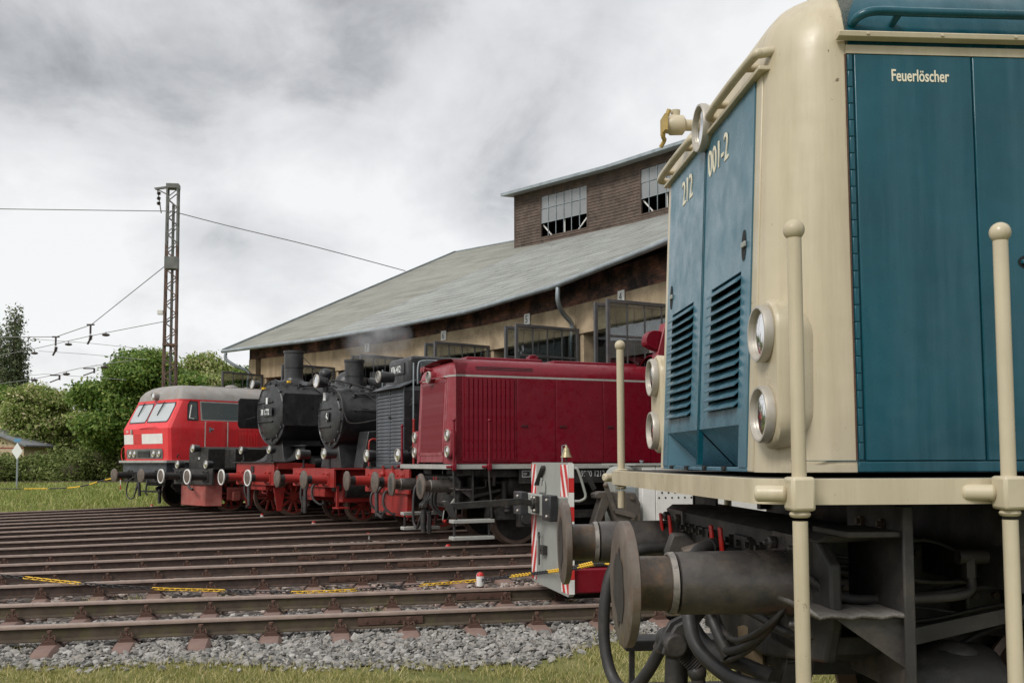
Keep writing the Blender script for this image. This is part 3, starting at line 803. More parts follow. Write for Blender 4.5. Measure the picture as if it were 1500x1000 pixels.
def rigging(t):
    """brake gear, cables and small pipes behind the near steps"""
    rd = random.Random(12)
    m = MB(); m.lathe([(0,.04),(.01,.13),(.05,.15),(.30,.15),(.34,.13),(.36,.05)], (.98,-.86,.66), (1,0,.05), 22); bc = m.build('brake_cylinder','underframe black',t, ang=40)
    for a in range(8): q = 2*math.pi*a/8; MB().lathe([(0,.016),(.03,.016)], (.985,-.86+.125*math.cos(q),.66+.125*math.sin(q)),(-1,0,0),6).build('bolt','dusty black',bc)
    for z0, z1, y in ((.62,.58,-1.0),(.88,.80,-.72),(.50,.52,-.95)):
        MB().tube([(.70,y,z0),(2.2,y,z1)],.02,8).build('brake_rod','underframe black',t)
    for k in range(9):
        y = -.62-.06*rd.random()*k/2; z = .72+.055*k; P_ = [(.66,y,z),(.80+.1*rd.random(),y-.05,z+rd.uniform(-.06,.06)),(1.1,y-rd.uniform(0,.2),z+rd.uniform(-.1,.05)),(1.5,y-.1,z+rd.uniform(-.1,.1)),(2.4,y,z)]
        MB().tube(spline([Vector(p) for p in P_],6), rd.choice((.008,.011,.014)), 7).build('cable', rd.choice(('rubber','dusty black','underframe black')), t, ang=60)
    for x, z in ((.74,.95),(1.02,1.08),(1.32,.92)):
        m = MB(); m.box(x,x+.14,-.70,-.585,z-.07,z+.09); bx_ = m.build('junction_box','dusty black',t, bevel=.01)
        for i in (0,1): MB().lathe([(0,.014),(.018,.014)], (x+.03+.08*i,-.70,z+.05),(0,-1,0),6).build('bolt','greasy shaft',bx_)
    for i in range(5):
        MB().lathe([(0,.018),(.014,.018),(.014,.010),(.026,.010)], (.80,-.92-.08*i,1.27 if i%2 else .86),(-1,0,0),6).build('bracket_bolt','greasy shaft',t)
    for i, (z, r_) in enumerate(((.86,.012),(.80,.016),(.74,.010))):
        MB().tube(spline([Vector(p) for p in ((.60,-.95+.1*i,z+.2),(.50,-.90+.1*i,z+.05),(.46,-.6+.1*i,z-.06),(.50,-.2,z-.02),(.58,.1,z+.1))],6), r_, 8).build('brake_pipe','rubber' if i%2 else 'dusty black',t,ang=60)
def coupling(t, grey='dusty black'):
    """draw hook with screw coupling hanging from it"""
    m = MB(); m.prism([(.60,1.0),(.60,1.1),(.48,1.1),(.42,1.16),(.36,1.16),(.33,1.08),(.35,1.0),(.42,.98)], -.03, .03); h = m.build('draw_hook', grey, t, bevel=.012)
    m = MB()
    for s in (-1,1):
        m.prism([(.40,1.04),(.47,1.04),(.49,.95),(.47,.86),(.43,.80),(.36,.765),(.32,.70),(.30,.645),(.36,.62),(.41,.655),(.42,.71),(.45,.76),(.50,.82),(.53,.92),(.51,1.06),(.40,1.10)], s*.055-.016, s*.055+.016)
    m.lathe([(-.1,.045),(-.09,.052),(-.075,.052),(-.07,.038),(.07,.038),(.075,.052),(.09,.052),(.1,.045)], (.355,0,.685), (0,1,0), 18)
    m.build('shackle', grey, h, bevel=.005)
    m = MB(); m.tube([(.36,0,.685),(.46,-.03,.58)], .034, 12)
    for i in range(12): q = i/11; m.lathe([(0,.034),(.006,.040),(.012,.034)], (.375+.08*q, -.004-.024*q, .67-.085*q), (.1,-.03,-.105), 12)
    m.tube([(.46,-.03,.58),(.475,-.03,.40),(.47,-.03,.18)], .03, 12); m.ball((.46,-.03,.56), .042)
    m.build('coupling_screw', grey, h, ang=50)
    m = MB(); m.tube([(.40,.09,.60),(.39,.10,.35),(.40,.10,.20)], .052, 12); m.tube([(.40,-.16,.52),(.40,-.14,.2)], .022, 8); m.build('coupling_link', grey, h)
    return h
def cab(t, body, roofm, trim, x0=4.62, x1=7.35):
    m = MB()
    pf = [(x0,Z0),(x0+.02,2.9),(x0+.30,3.86),(x1-.30,3.86),(x1-.02,2.9),(x1,Z0)]
    m.prism(pf, -1.5, 1.5, 'xz'); c = m.build('cab', body, t, bevel=.05, seg=3)
    m = MB(); sec = [(-1.46,3.80),(-1.40,3.95),(-1.1,4.10),(-.5,4.18),(0,4.20),(.5,4.18),(1.1,4.10),(1.40,3.95),(1.46,3.80)]
    m.grid([[(x,y,z) for y,z in sec] for x in (x0+.22, x1-.22)]); 
    for x in (x0+.22, x1-.22): m.add([(x,y,z) for y,z in sec], [tuple(range(len(sec)))])
    m.build('cab_roof', roofm, c, ang=40)
    for s in (-1, 1):
        m = MB(); m.box(x0+.35, x0+1.15, s*1.497-.008, s*1.497+.008, 2.75, 3.6); m.box(x0+1.35, x1-.35, s*1.497-.008, s*1.497+.008, 2.75, 3.6); m.build('side_window','window grey',c, bevel=.004)
        for xx, sg in ((x0+.16,-1),(x1-.16,1)):
            m = MB(); m.obox((xx+sg*.02,s*.85,3.05),(xx-sg*.14+sg*.03,s*.85,3.70), .8, .02, up=(1,0,0)); m.build('front_window','window grey',c)
            m = MB(); n = 10   # curved visor above the window
            rows = [[(xx - sg*.14 + sg*(.02+.34*math.sin(R(90)*q/3)), s*.85 + (-.45+.9*i/n), 3.74 - .25*(2*i/n-1)**2*(q/3) - .07*q/3) for i in range(n+1)] for q in range(4)]
            m.grid(rows); vz = m.build('sun_visor', body, c, ang=60); sd_ = vz.modifiers.new('s','SOLIDIFY'); sd_.thickness = .012
    return c
def v100(k, name, label, red):
    t = loco_root(name, k, label)
    nose, body, beam = ('wine lit paint','wine red paint','light grey paint') if red else ('cream paint','blue paint','cream paint')
    post = body if red else beam
    underframe(t, not red); coupling(t)
    if not red: rigging(t)
    for s in (-1, 1): buffer(t, 0 if red else -.03, s*.875, L=.6 if red else .63)
    hood(t, 'hood', nose, body, .785 if not red else .62, 4.65 if not red else 5.8)
    m = MB(); rr = [(.96,2.9)]; m.box(8.1 if red else 7.3, 11.4, -.985, .985, Z0, 3.2); m.build('rear_hood', body, t, bevel=.12, seg=4)
    cab(t, body, 'roof grey' if red else 'blue paint', beam, *((5.7,8.2) if red else (4.62,7.35)))
    platform(t, beam)
    zb = .40 if red else .22
    for s in (-1, 1):
        for x in (.405, 1.045): step_post(t, x, s*1.475, post if not red else 'wine red paint', zb if s < 0 else 1.20, red)
    for s in (-1, 1):
        y0, y1 = (s*1.30, s*1.47); ya, yb = min(y0,y1), max(y0,y1)
        m = MB(); m.box(.80,.816, min(s*.86,s*1.30), max(s*.86,s*1.30), .74, 1.335); m.box(.79,.826, min(s*1.30,s*1.315), max(s*1.30,s*1.315), .74, 1.335)
        br = m.build('step_bracket', 'dusty black', t, bevel=.006)
        m = MB(); rows = [[(.49+.33*i/10, s*(1.02+.29*j/3), 1.000+.004*math.sin(i*2.1+j)+(.022 if i==0 else 0)) for j in range(4)] for i in range(11)]
        m.grid(rows); tr_ = m.build('step_tread', 'tread plate', br); q = tr_.modifiers.new('s','SOLIDIFY'); q.thickness = .012
        m = MB(); m.prism([(.58,.985),(.80,.985),(.80,.83)], s*1.28-.005, s*1.28+.005); m.build('step_gusset','dusty black',br)
        if s < 0: m = MB(); m.box(.62,.80,-1.3,-1.0,1.235,1.255); m.build('upper_ledge','dusty black',br, bevel=.004)
        # lower steps of the ladder
        for z in ((.50,.22) if red else (.46,.18)):
            m = MB(); m.box(.385,1.13, min(s*1.28,s*1.50), max(s*1.28,s*1.50), z-.06, z); m.build('lower_step', 'light grey paint' if red else 'dusty black', t, bevel=.008)
        m = MB()
        for x in (.44,1.07): m.obox((x, s*1.38, .5), (x, s*1.40, .17), .03, .03)
        m.each('step_hanger','dusty black',t)
    # brake hoses and their red cocks
    for s in (-1, 1):
        m = MB()
        ys = (-.18, -.32) if s < 0 else (.80, .60)
        for y in ys:
            m.tube([(.60,y,1.10),(.52,y,1.10)], .022, 10)
        m.each('air_cock', 'dusty black', t)
        for y in ys:
            m = MB(); m.obox((.50,y,1.085),(.49,y,1.205), .034, .014, up=(1,0,0)); m.tube([(.50,y,1.10),(.53,y-.02,1.06)], .016, 8); m.build('cock_handle', 'valve red', t, bevel=.005)
        m = MB(); m.tube([(.52,ys[0]+.13,1.10),(.40,ys[0]+.13,1.07)],[.036,.03],12); m.build('hose_coupling','buffer steel',t)
    if red:
        hose(t, [(.50,.52,1.08),(.36,.50,.98),(.32,.48,.6),(.33,.46,.35),(.36,.36,.26),(.36,.22,.40),(.42,.12,.60)], .026)
        hose(t, [(.50,-.50,1.05),(.36,-.52,.95),(.36,-.50,.68),(.46,-.6,.55),(.55,-.78,.52)], .026)
        hose(t, [(.50,-.62,1.05),(.38,-.64,.95),(.38,-.62,.70),(.48,-.7,.57),(.56,-.86,.54)], .026)
        m = MB(); m.prism([(.42,.62),(.56,.62),(.70,.80),(.62,.86),(.50,.72),(.46,.50),(.40,.48)], -.98,-.93); h = m.build('hook_lever','machine grey',t, bevel=.01)
        m = MB(); m.ball((.425,-.955,.46), .035); m.build('lever_tip','valve red',h)
    else:
        hose(t, [(.52,.66,1.04),(.36,.64,1.03),(.22,.62,.96),(.165,.61,.80),(.155,.60,.58),(.185,.54,.42),(.24,.40,.385),(.30,.26,.50),(.36,.16,.66)], .029)
        hose(t, [(.52,-.18,1.12),(.42,-.24,1.10),(.36,-.30,1.02),(.345,-.36,.86),(.36,-.44,.74),(.44,-.58,.66),(.52,-.70,.645),(.575,-.80,.64)], .029)
        hose(t, [(.55,-.06,1.10),(.45,-.10,1.08),(.40,-.14,.98),(.40,-.18,.80),(.46,-.35,.70),(.54,-.50,.68),(.60,-.62,.66)], .029)
        hose(t, [(.56,-.28,1.0),(.45,-.34,.98),(.43,-.38,.86),(.47,-.48,.72)], .022)
        m = MB(); m.lathe([(0,.035),(.05,.045),(.08,.03),(.12,.05)], (.565,-.79,.64),(.6,-.7,-.1),12); m.tube([(.60,-.82,.65),(.64,-.86,.69),(.62,-.9,.63)],.012,6); m.build('hose_head','valve red',t)
        m = MB(); m.tube(spline([Vector(p) for p in ((.40,-.42,.96),(.45,-.52,.94),(.53,-.70,.90),(.575,-.80,.868),(.60,-.86,.866),(.68,-.98,.885),(.8,-1.05,.90))],5), .0165, 10)
        m.lathe([(0,.03),(.02,.03)], (.395,-.41,.96), (1,-.4,0), 14); m.box(.385,.405,-.45,-.43,.90,1.0); m.build('release_rod','dusty black',t, ang=50)
        m = MB(); m.prism([(.62,.60),(.74,.60),(.80,.86),(.70,.90)], -.62,-.58); m.box(.60,.90,-1.0,-.60,.80,.84); m.prism([(.60,.84),(.85,.84),(.85,.90),(.66,.90)], -1.12,-.62); m.build('guard_iron','dusty black',t, bevel=.006)
        m = MB(); m.obox((.62,-.30,.80),(.66,-.34,.10), .05,.10); m.build('rail_guard','plank brown',t)
    # four lamps on pods and the top lamp
    for s in (-1, 1):
        yl = .92
        m = MB(); pod = []
        for i in range(17): a = math.pi*i/16; pod.append((s*yl+.122*math.cos(a), 1.925+.122*math.sin(a)))
        for i in range(17): a = math.pi+math.pi*i/16; pod.append((s*yl+.122*math.cos(a), 1.64+.122*math.sin(a)))
        n = len(pod); rows = []
        for x, g in ((.497,.92),(.508,1.0),(.56,.97),(.72,.66)): rows.append([(x, s*yl+(y-s*yl)*g + (-s*.08 if x > .7 else 0), 1.7825+(z-1.7825)*(1+(g-1)*.5)) for y, z in pod])
        m.grid(rows, True); m.add(rows[0], [tuple(range(n))])
        p = m.build('lamp_pod', nose, t, ang=50)
        for z, ln in ((1.925,'lamp red inside'),(1.64,'lamp inside')):
            lamp(t, 'headlamp', (.484, s*yl, z), .097, .045, nose, 'lamp white' if red else ln)
    lamp(t, 'top_lamp', (.452, 0, 3.0) if red else (.528, 0, 2.985), .104, .12 if red else .06, nose, 'lamp white' if red else 'lamp inside', foot=.1 if red else None)
    return t
# ================================================================== blue and cream diesel
A = v100('A', 'diesel_locomotive', 'blue and cream hood diesel locomotive numbered 212 001-2, nearest the camera', False)
slat_me = MB().prism([(.012,.038),(-.026,.004),(-.0255,-.002),(-.022,-.002),(.016,.032)], -.215, .215, 'xz').mesh('louver', 'blue skylit paint', 30)
for s, y0, y1 in ((-1, -.703, -.014), (1, .014, .703)):
    yo0, yo1 = (-.585, -.155) if s < 0 else (.155, .585)
    zo0, zo1 = 1.685, 2.215
    m = MB()
    front_panel(m, y0, y1, zo1, 2.923, -.02, .009); front_panel(m, y0, y1, 1.615, zo0, -.02, .009)
    front_panel(m, y0, yo0, zo0, zo1, -.02, .009); front_panel(m, yo1, y1, zo0, zo1, -.02, .009)
    # pocket for the feet at the bottom of the door
    pa, pb = (y0+.10, y1) if s < 0 else (y0, y1-.10)
    oa, ob = (y0, pa) if s < 0 else (pb, y1)
    front_panel(m, oa, ob, 1.452, 1.615, -.02, .009)
    zb, zt = 1.452, 1.615; xb = fx(zb)+.16; xt = fx(zt)-.006
    m.add([(xt,pa,zt),(xt,pb,zt),(xb,pb,zb),(xb,pa,zb)], [(0,1,2,3)])
    e_ = pa if s < 0 else pb; q = e_ + (.06 if s < 0 else -.06)
    m.add([(xt,e_,zt),(fx(zb)-.006,e_,zb),(xb,q,zb)], [(0,1,2)])
    m.add([(fx(zb),pa,zb-.001),(fx(zb),pb,zb-.001),(xb,pb,zb-.001),(xb,pa,zb-.001)], [(0,1,2,3)])
    d = m.build('front_door', 'blue skylit paint', A, ang=25)
    for i in range(13):
        z = zo0 + .002 + i*.0405
        link('louver', slat_me, d, (fx(z)-.006, (yo0+yo1)/2, z))
    zh = 2.31; yh = -.615 if s < 0 else .615
    m = MB(); v = []
    for i in range(24): a = 2*math.pi*i/24; v.append((fx(zh+.06*math.sin(a))-.011, yh+.030*math.cos(a)*(1 if abs(math.cos(a))<.7 else .95), zh+.062*math.sin(a)))
    m.add(v, [tuple(range(24))]); hd = m.build('handle_recess','void', d)
    m = MB(); m.box(fx(zh)-.020, fx(zh)-.010, yh-.035, yh+.012, zh-.011, zh+.011); m.build('door_handle','machine grey', hd, bevel=.003)
m = MB(); front_panel(m, -.013, -.006, 1.46, 2.92, -.01, .013); front_panel(m, .006, .013, 1.46, 2.92, -.01, .013); m.build('door_seal', 'blue paint', A)
m = MB(); front_panel(m, -.0055, .0055, 1.46, 2.92, -.01, -.002); m.build('door_gap', 'void', A)
m = MB(); front_panel(m, -.705, .705, Z0, 1.452, -.03, .006); m.build('front_sill', 'blue skylit paint', A, bevel=.003)
for y in (-.42,-.12,.2,.5):
    MB().box(.475,.50,y-.02,y+.02,1.437,1.455).build('sill_bolt','void',A, bevel=.003)
text('212', .170, 'cream lettering', A, (fx(2.80)-.0125, .43, 2.735), 'front', .80, ext=.002)
text('001-2', .170, 'cream lettering', A, (fx(2.80)-.0125, -.055, 2.735), 'front', .80, ext=.002)
# ledge and grab rails over the doors
m = MB(); m.box(.525,.60,-.82,.78,2.925,2.942); m.build('ledge','cream paint',A, bevel=.004)
for ya, yb in ((-.14,-.82),(.84,.15)):
    m = MB(); m.tube(spline([Vector(p) for p in ((.60,ya,2.975),(.545,ya,2.98),(.515,ya-.035,2.985),(.508,(ya+yb)/2,2.985),(.515,yb+.035,2.985),(.54,yb+.005,2.99),(.62,yb,3.0))],6), .0185, 12)
    g = m.build('grab_rail','cream paint',A, ang=60)
    m = MB()
    for q in (.22,.80): m.tube([(.508, ya+(yb-ya)*q, 2.985),(.62, ya+(yb-ya)*q, 2.99)], .0165, 10)
    m.each('rail_foot','cream paint',g, ang=60)
# capped cable socket beside the top lamp
m = MB(); m.tube([(.68,.35,3.12),(.52,.35,3.12)], .028, 14); m.lathe([(0,.034),(.01,.048),(.07,.050),(.078,.043),(.095,.040)], (.535,.35,3.12), (-1,0,0), 16); m.lathe([(0,.022),(.03,.025)], (.49,.35,3.162), (0,0,1), 10)
sk = m.build('cable_socket','cream paint',A, ang=45)
m = MB(); m.tube(spline([Vector(p) for p in ((.455,.33,3.19),(.435,.34,3.13),(.432,.37,3.07),(.445,.40,3.06),(.43,.42,3.03))],4), .011, 8); m.box(.425,.440,.30,.40,3.08,3.16); m.build('socket_strap','brass tape',sk)
# side doors with piano hinge, sill, drip rail, handrail
SY = -1.0
def side_panel(m, x0, x1, z0, z1, t0=-.01, t1=.010):
    v = []
    for d in (t0, t1):
        for x, z in ((x0,z0),(x1,z0),(x1,z1),(x0,z1)): v.append((x, -level(z)[0]-d, z))
    m.add(v, [(3,2,1,0),(4,5,6,7),(0,1,5,4),(1,2,6,5),(2,3,7,6),(3,0,4,7)])
def mirror_pair(fn):
    pass
xd = [.810, 1.245, 1.715, 2.17, 2.62, 3.07, 3.52, 3.97, 4.42]
for i in range(len(xd)-1):
    m = MB(); side_panel(m, xd[i]+.003, xd[i+1]-.003, 1.475, 2.918); d = m.build('side_door','blue paint',A, bevel=.004)
    if i in (1, 3, 5):
        zh, xh = 2.175, xd[i]+.20
        m = MB(); m.add([(xh+.060*math.cos(2*math.pi*j/20), -level(zh)[0]-.0115, zh+.030*math.sin(2*math.pi*j/20)) for j in range(20)], [tuple(range(20))]); hr = m.build('handle_recess','void',d)
        MB().box(xh-.05,xh+.05,-1.018,-1.002,zh-.008,zh+.008).build('door_handle','blue paint',hr, bevel=.003)
m = MB(); side_panel(m, .785, 4.6, 1.437, 1.472, -.01, .013); m.build('side_sill','blue paint',A, bevel=.003)
m = MB(); side_panel(m, .785, 4.6, 2.921, 2.952, -.01, .008); m.build('cream_band','cream paint',A)
m = MB()
for i in range(24): side_panel(m, .789, .806, 1.478+i*.06, 1.478+i*.06+.0592, -.01, .0105+.0006*(i%2)); 
m.build('piano_hinge','blue paint',A, bevel=.003)
m = MB(); m.prism([(-1.002,2.962),(-1.030,2.968),(-1.034,2.985),(-1.026,2.990),(-.99,2.984)], .745, 4.6, 'yz'); dr = m.build('drip_rail','cream paint',A, bevel=.002)
m = MB()
for i in range(14): m.lathe([(0,.006),(.003,.004)], (.85+i*.27,-1.034,2.977),(0,-1,0),8)
m.each('rivet','cream paint',dr)
m = MB(); side_panel(m, .55, .80, 1.475, 1.4775, -.004, .0045)
m.tube(spline([Vector(p) for p in ((.815,-.975,3.035),(.83,-1.01,3.05),(.88,-1.03,3.06),(1.0,-1.03,3.06))],6)+[Vector((4.5,-1.03,3.06))], .016, 12)
for x in (.97,1.9,2.9,3.9): m.tube([(x,-1.03,3.06),(x-.01,-.955,3.03)], .013, 8)
m.build('side_handrail','blue paint',A, ang=60)
m = MB(); m.box(.52,.784,-1.004,-.99,1.437,1.462); m.build('nose_sill','cream paint',A)
m = MB(); side_panel(m, .7815, .7865, 1.475, 2.92, -.004, .0035); m.build('rusty_joint','fastening rust',A)
text('Feuerlöscher', .061, 'cream lettering', A, (.945, -level(2.84)[0]-.0115, 2.822), 'side', .66, ext=.0008, bold=.0009)

# ================================================================== dark red diesel
Cc = v100('C', 'diesel_locomotive', 'dark red hood diesel locomotive with grey platform edge, in front of gates 4 to 6', True)
m = MB(); front_panel(m, -.70, .70, 2.86, 2.925, -.02, .010); front_panel(m, -.70, .70, 1.575, 1.64, -.02, .010)
for s in (-1,1): front_panel(m, min(s*.60,s*.70), max(s*.60,s*.70), 1.455, 2.86, -.02, .010)
m.build('grille_frame','wine lit paint',Cc, bevel=.006)
gs = MB().prism([(-.012,0),(0,-.014),(.012,0)], 0, 1.0, 'yz')
gm = MB(); gm.add([(-.016,-.009,0),(-.016,.009,0),(.012,.011,0),(.012,-.011,0),(.037,-.009,1.22),(.037,.009,1.22),(.065,.011,1.22),(.065,-.011,1.22)], [(0,1,2,3),(4,7,6,5),(0,4,5,1),(1,5,6,2),(2,6,7,3),(3,7,4,0)])
gmesh = gm.mesh('grille_slat','wine lit paint',25)
for i in range(25): link('grille_slat', gmesh, Cc, (fx(1.64)-.004, -.585+i*.0488, 1.64))
m = MB(); m.prism([(fx(1.46),1.46),(fx(1.575),1.575),(fx(1.5)+.12,1.46)], -.60, .60, 'xz'); m.build('foot_pocket','wine lit paint',Cc)
m = MB(); side_panel(m, .735, .765, 1.47, 2.945, -.01, .012); side_panel(m, 1.72, 1.75, 1.47, 2.945, -.01, .012); side_panel(m, .765, 1.72, 2.915, 2.945, -.01, .012); side_panel(m, .765, 1.72, 1.47, 1.50, -.01, .012)
m.build('side_grille_frame','wine red paint',Cc, bevel=.003)
m = MB(); m.prism([(-.041,0),(-.030,-.022),(.030,-.022),(.041,0)], 1.50, 2.915, 'xy'); rib = m.mesh('grille_rib','wine red paint',30)
for i in range(11): link('grille_rib', rib, Cc, (.81+i*.0865, -.993, 0))
m = MB(); rows = [[(x-.004*(1 if x<.7 else 0), y*1.004, z) for x,y,z in nose_ring(zz, .62)] for zz in (2.948, 2.982) for z in (zz,)]
for r_ in rows: r_.insert(0, (4.6, r_[0][1], r_[0][2])); r_.append((4.6, r_[-1][1], r_[-1][2]))
m.grid(rows); m.build('grey_stripe','light grey paint',Cc, ang=60)
for x0, x1 in ((1.78,2.52),(2.545,3.5),(3.52,4.5)):
    m = MB(); side_panel(m, x0, x1, 1.455, 2.942, -.01, .010); d = m.build('side_door','wine red paint',Cc, bevel=.004)
    m = MB(); m.box(x0+.07,x0+.20,-1.012,-1.0,2.07,2.11); h = m.build('handle_recess','void',d, bevel=.006); MB().box(x0+.09,x0+.18,-1.018,-1.008,2.08,2.092).build('door_handle','wine red paint',h)
for z in (3.075,3.10,3.125):
    m = MB(); side_panel(m, 1.0, 2.1, z, z+.011, -.02, .004); m.build('vent_slot','void',Cc)
m = MB(); m.box(.95,2.45,-.62,.62,3.24,3.34); m.build('roof_hatch','wine red paint',Cc, bevel=.02)
m = MB(); m.box(2.62,4.4,-.72,.72,3.24,3.32); m.build('roof_hatch','wine red paint',Cc, bevel=.02)
m = MB(); m.box(2.30,2.5,-.35,-.2,3.28,3.42); m.box(2.34,2.46,-.36,-.19,3.42,3.45); m.build('exhaust_stub','wine red paint',Cc, bevel=.02)
for y in (.30, .44):
    m = MB(); m.tube([(.62,y,3.16),(.50,y,3.17)], .03, 10); m.lathe([(0,.03),(.05,.055)], (.50,y,3.17),(-1,0,0),14); m.build('air_horn','wine lit paint',Cc)
m = MB(); m.tube(spline([Vector(p) for p in ((.58,.62,2.93),(.48,.60,2.95),(.47,.1,2.96),(.48,-.60,2.95),(.58,-.62,2.93))],6),.014,8); m.build('grab_rail','wine lit paint',Cc)
m = MB(); m.box(1.65, 4.6, -1.36, -1.31, 1.085, 1.333); m.build('side_sole_plate','underframe black',Cc, bevel=.006)
text('9280 1212 062', .150, 'sign white', Cc, (2.84, -1.364, 1.20), 'side', .76, ext=.001)
m = MB()
for a, b in (((1.70,1.20),(1.86,1.31)),): m.box(a[0],b[0],-1.364,-1.3605,a[1],a[1]+.008); m.box(a[0],b[0],-1.364,-1.3605,b[1]-.008,b[1]); m.box(a[0],a[0]+.008,-1.364,-1.3605,a[1],b[1]); m.box(b[0]-.008,b[0],-1.364,-1.3605,a[1],b[1])
m.build('plate_outline','sign white',Cc)
text('REV', .06, 'sign white', Cc, (1.725, -1.363, 1.235), 'side', .7, ext=.001)
# slanting duct with a curved hood ahead of the cab
m = MB(); m.prism([(4.62,3.25),(4.87,4.10),(5.00,4.10),(5.00,3.25)], -1.0, -.80, 'xz'); dc = m.build('slanting_duct','wine lit paint',Cc, bevel=.02)
hp = [(4.70,3.56)] + [(4.66+.21*math.cos(R(a)), 3.74+.21*math.sin(R(a))) for a in range(205,84,-12)] + [(4.81,3.94)]
m = MB(); m.prism(hp, -.98, -.80, 'xz'); m.build('duct_hood','wine red paint',dc, bevel=.015)
# ================================================================== grey shunting robot with striped end plate
B = loco_root('shunting_vehicle', 'B', 'low grey shunting vehicle with red and white striped end plate and brass bell', 'shunter')
m = MB(); m.prism([(-.75,.10),(-.72,.07),(.75,.07),(.78,.10),(.78,1.44),(.75,1.46),(-.72,1.46),(-.75,1.43)], -.005, .05, 'yz'); pl = m.build('end_plate','machine grey',B)
def clip_poly(poly, fn):
    o_ = []
    for i in range(len(poly)):
        a, b = poly[i], poly[(i+1)%len(poly)]; fa, fb = fn(a), fn(b)
        if fa >= 0: o_.append(a)
        if fa*fb < 0: q = fa/(fa-fb); o_.append((a[0]+(b[0]-a[0])*q, a[1]+(b[1]-a[1])*q))
    return o_
for y0, y1, sl in ((.555,.775,-2.2), (-.745,-.47,2.2)):
    MB().box(-.0075,-.0045,y0,y1,.10,1.44).build('stripe_band','white paint',pl)
    for k in range(-4, 12):
        c0 = .02+k*.36
        p = [(y0,.10),(y1,.10),(y1,1.44),(y0,1.44)]
        f0 = lambda q: q[1]-(c0+sl*(q[0]-y0)); f1 = lambda q: (c0+.18+sl*(q[0]-y0))-q[1]
        p = clip_poly(p, f0); p = clip_poly(p, f1) if len(p) > 2 else p
        if len(p) > 2: MB().prism(p, -.0105, -.008, 'yz').build('red_stripe','stripe red',pl)
for i in range(9):
    MB().box(-.004,.054,-.757,-.752,.10+i*.15,.10+i*.15+.148).build('edge_stripe', 'stripe red' if i%2 else 'white paint', pl)
m = MB(); m.box(-.12,-.008,-.74,.84,.87,1.10); bp = m.build('bumper','machine grey',B, bevel=.012)
for y0, y1 in ((.50,.86),(-.76,-.44)):
    m = MB(); m.box(-.21,-.121,y0,y1,.85,1.12); pd = m.build('rubber_block','black plastic',bp, bevel=.012)
    for z in (.90,1.07): MB().ball((-.215,(y0+y1)/2-.06,z),.018,10,6).build('bolt','chrome',pd)
m = MB(); m.cyl((-.20,.06,1.0),(-.12,.06,1.0),.06,18); m.box(-.17,-.125,-.02,.14,.90,1.09); pv = m.build('arm_pivot','underframe black',bp, bevel=.006)
for y, z in ((.0,.93),(.0,1.07),(.12,1.07)): MB().ball((-.175,y,z),.018,10,6).build('bolt','chrome',pv)
m = MB(); m.obox((-.17,.06,1.0),(-.30,.06,1.03),.03,.07); m.obox((-.28,.06,1.03),(-1.12,.02,.985),.03,.075); m.build('coupling_arm','underframe black',B, bevel=.006)
m = MB(); m.prism([(-1.10,.99),(-1.17,1.05),(-1.20,1.04),(-1.10,.86),(-1.06,.86)], -.05,.12); m.build('arm_shoe','dusty black',B, bevel=.005)
m = MB(); m.obox((-.03,.44,1.20),(-.03,.16,1.40),.02,.065, up=(1,0,0)); m.cyl((-.05,.17,1.395),(-.005,.17,1.395),.032,12); m.build('lock_lever','underframe black',B, bevel=.004)
m = MB(); m.prism([(.42,1.12),(.12,1.12),(.12,1.20),(.16,1.26),(.22,1.19),(.26,1.19),(.22,1.27),(.28,1.29),(.34,1.2)], -.03,-.012,'yz'); m.build('hook_plate','machine grey',B, bevel=.003)
m = MB(); m.tube([(.02,-.44,1.20),(.02,-.44,1.64),(.02,-.60,1.645)], .007, 8); br = m.build('bell_bracket','galvanised',B)
m = MB(); m.lathe([(0,.062),(.006,.060),(.03,.044),(.07,.034),(.095,.028),(.105,.014),(.125,.010)], (.02,-.60,1.515),(0,0,1),20); bl = m.build('bell','bronze',B, ang=50)
m = MB(); m.tube([(.02,-.60,1.52),(.02,-.60,1.475)], .009, 6); m.build('clapper','dusty black',bl)
m = MB(); m.box(-.06,-.008,.08,.26,.43,.53); m.tube([(-.05,.28,.60),(-.05,.28,.30)],.010,8); m.lathe([(0,.012),(.02,.012)],(-.075,.17,.48),(1,0,0),8); lk = m.build('side_latch','dusty black',B, bevel=.004)
m = MB(); v = [Vector((-.05,.28+.035*math.cos(2*math.pi*i/14),.635+.035*math.sin(2*math.pi*i/14))) for i in range(15)]; m.tube(v,.007,6); m.build('latch_ring','dusty black',lk)
m = MB(); m.tube(spline([Vector(p) for p in ((.06,-.74,1.40),(.10,-.75,1.38),(.16,-.75,1.20),(.18,-.75,1.10),(.12,-.75,1.06),(.06,-.74,1.06))],5),.014,10); m.build('side_handle','machine grey',B)
m = MB(); m.box(.05,4.2,-.72,.74,.10,.36); m.build('lower_body','wine red paint',B, bevel=.02)  # wine red in place of a brighter red, painting in the shade
m = MB(); m.box(.05,4.3,-.68,.70,.36,.62); m.build('frame','underframe black',B, bevel=.02)
cx = -.18; cy = -.60
m = MB(); m.prism([(x+cx,z+.02) for x,z in [(.44,.73),(.47,.80),(.56,1.06),(.49,1.06),(.485,1.11),(.54,1.135),(.94,1.12),(1.0,1.0),(1.0,.78),(.86,.78),(.72,.80),(.64,.98),(.52,.74),(.48,.71)]], cy-.08,cy+.08); cp = m.build('automatic_coupler','cast brown',B, bevel=.012)
m = MB(); m.obox((.60+cx,cy-.10,1.22),(.70+cx,cy-.10,.95),.025,.05); m.obox((.70+cx,cy-.10,.95),(.93+cx,cy-.10,.89),.025,.05); m.build('coupler_lever','cast brown',cp, bevel=.004)
MB().ball((.60+cx,cy-.10,1.22),.030).build('lever_pivot','buffer steel',cp)
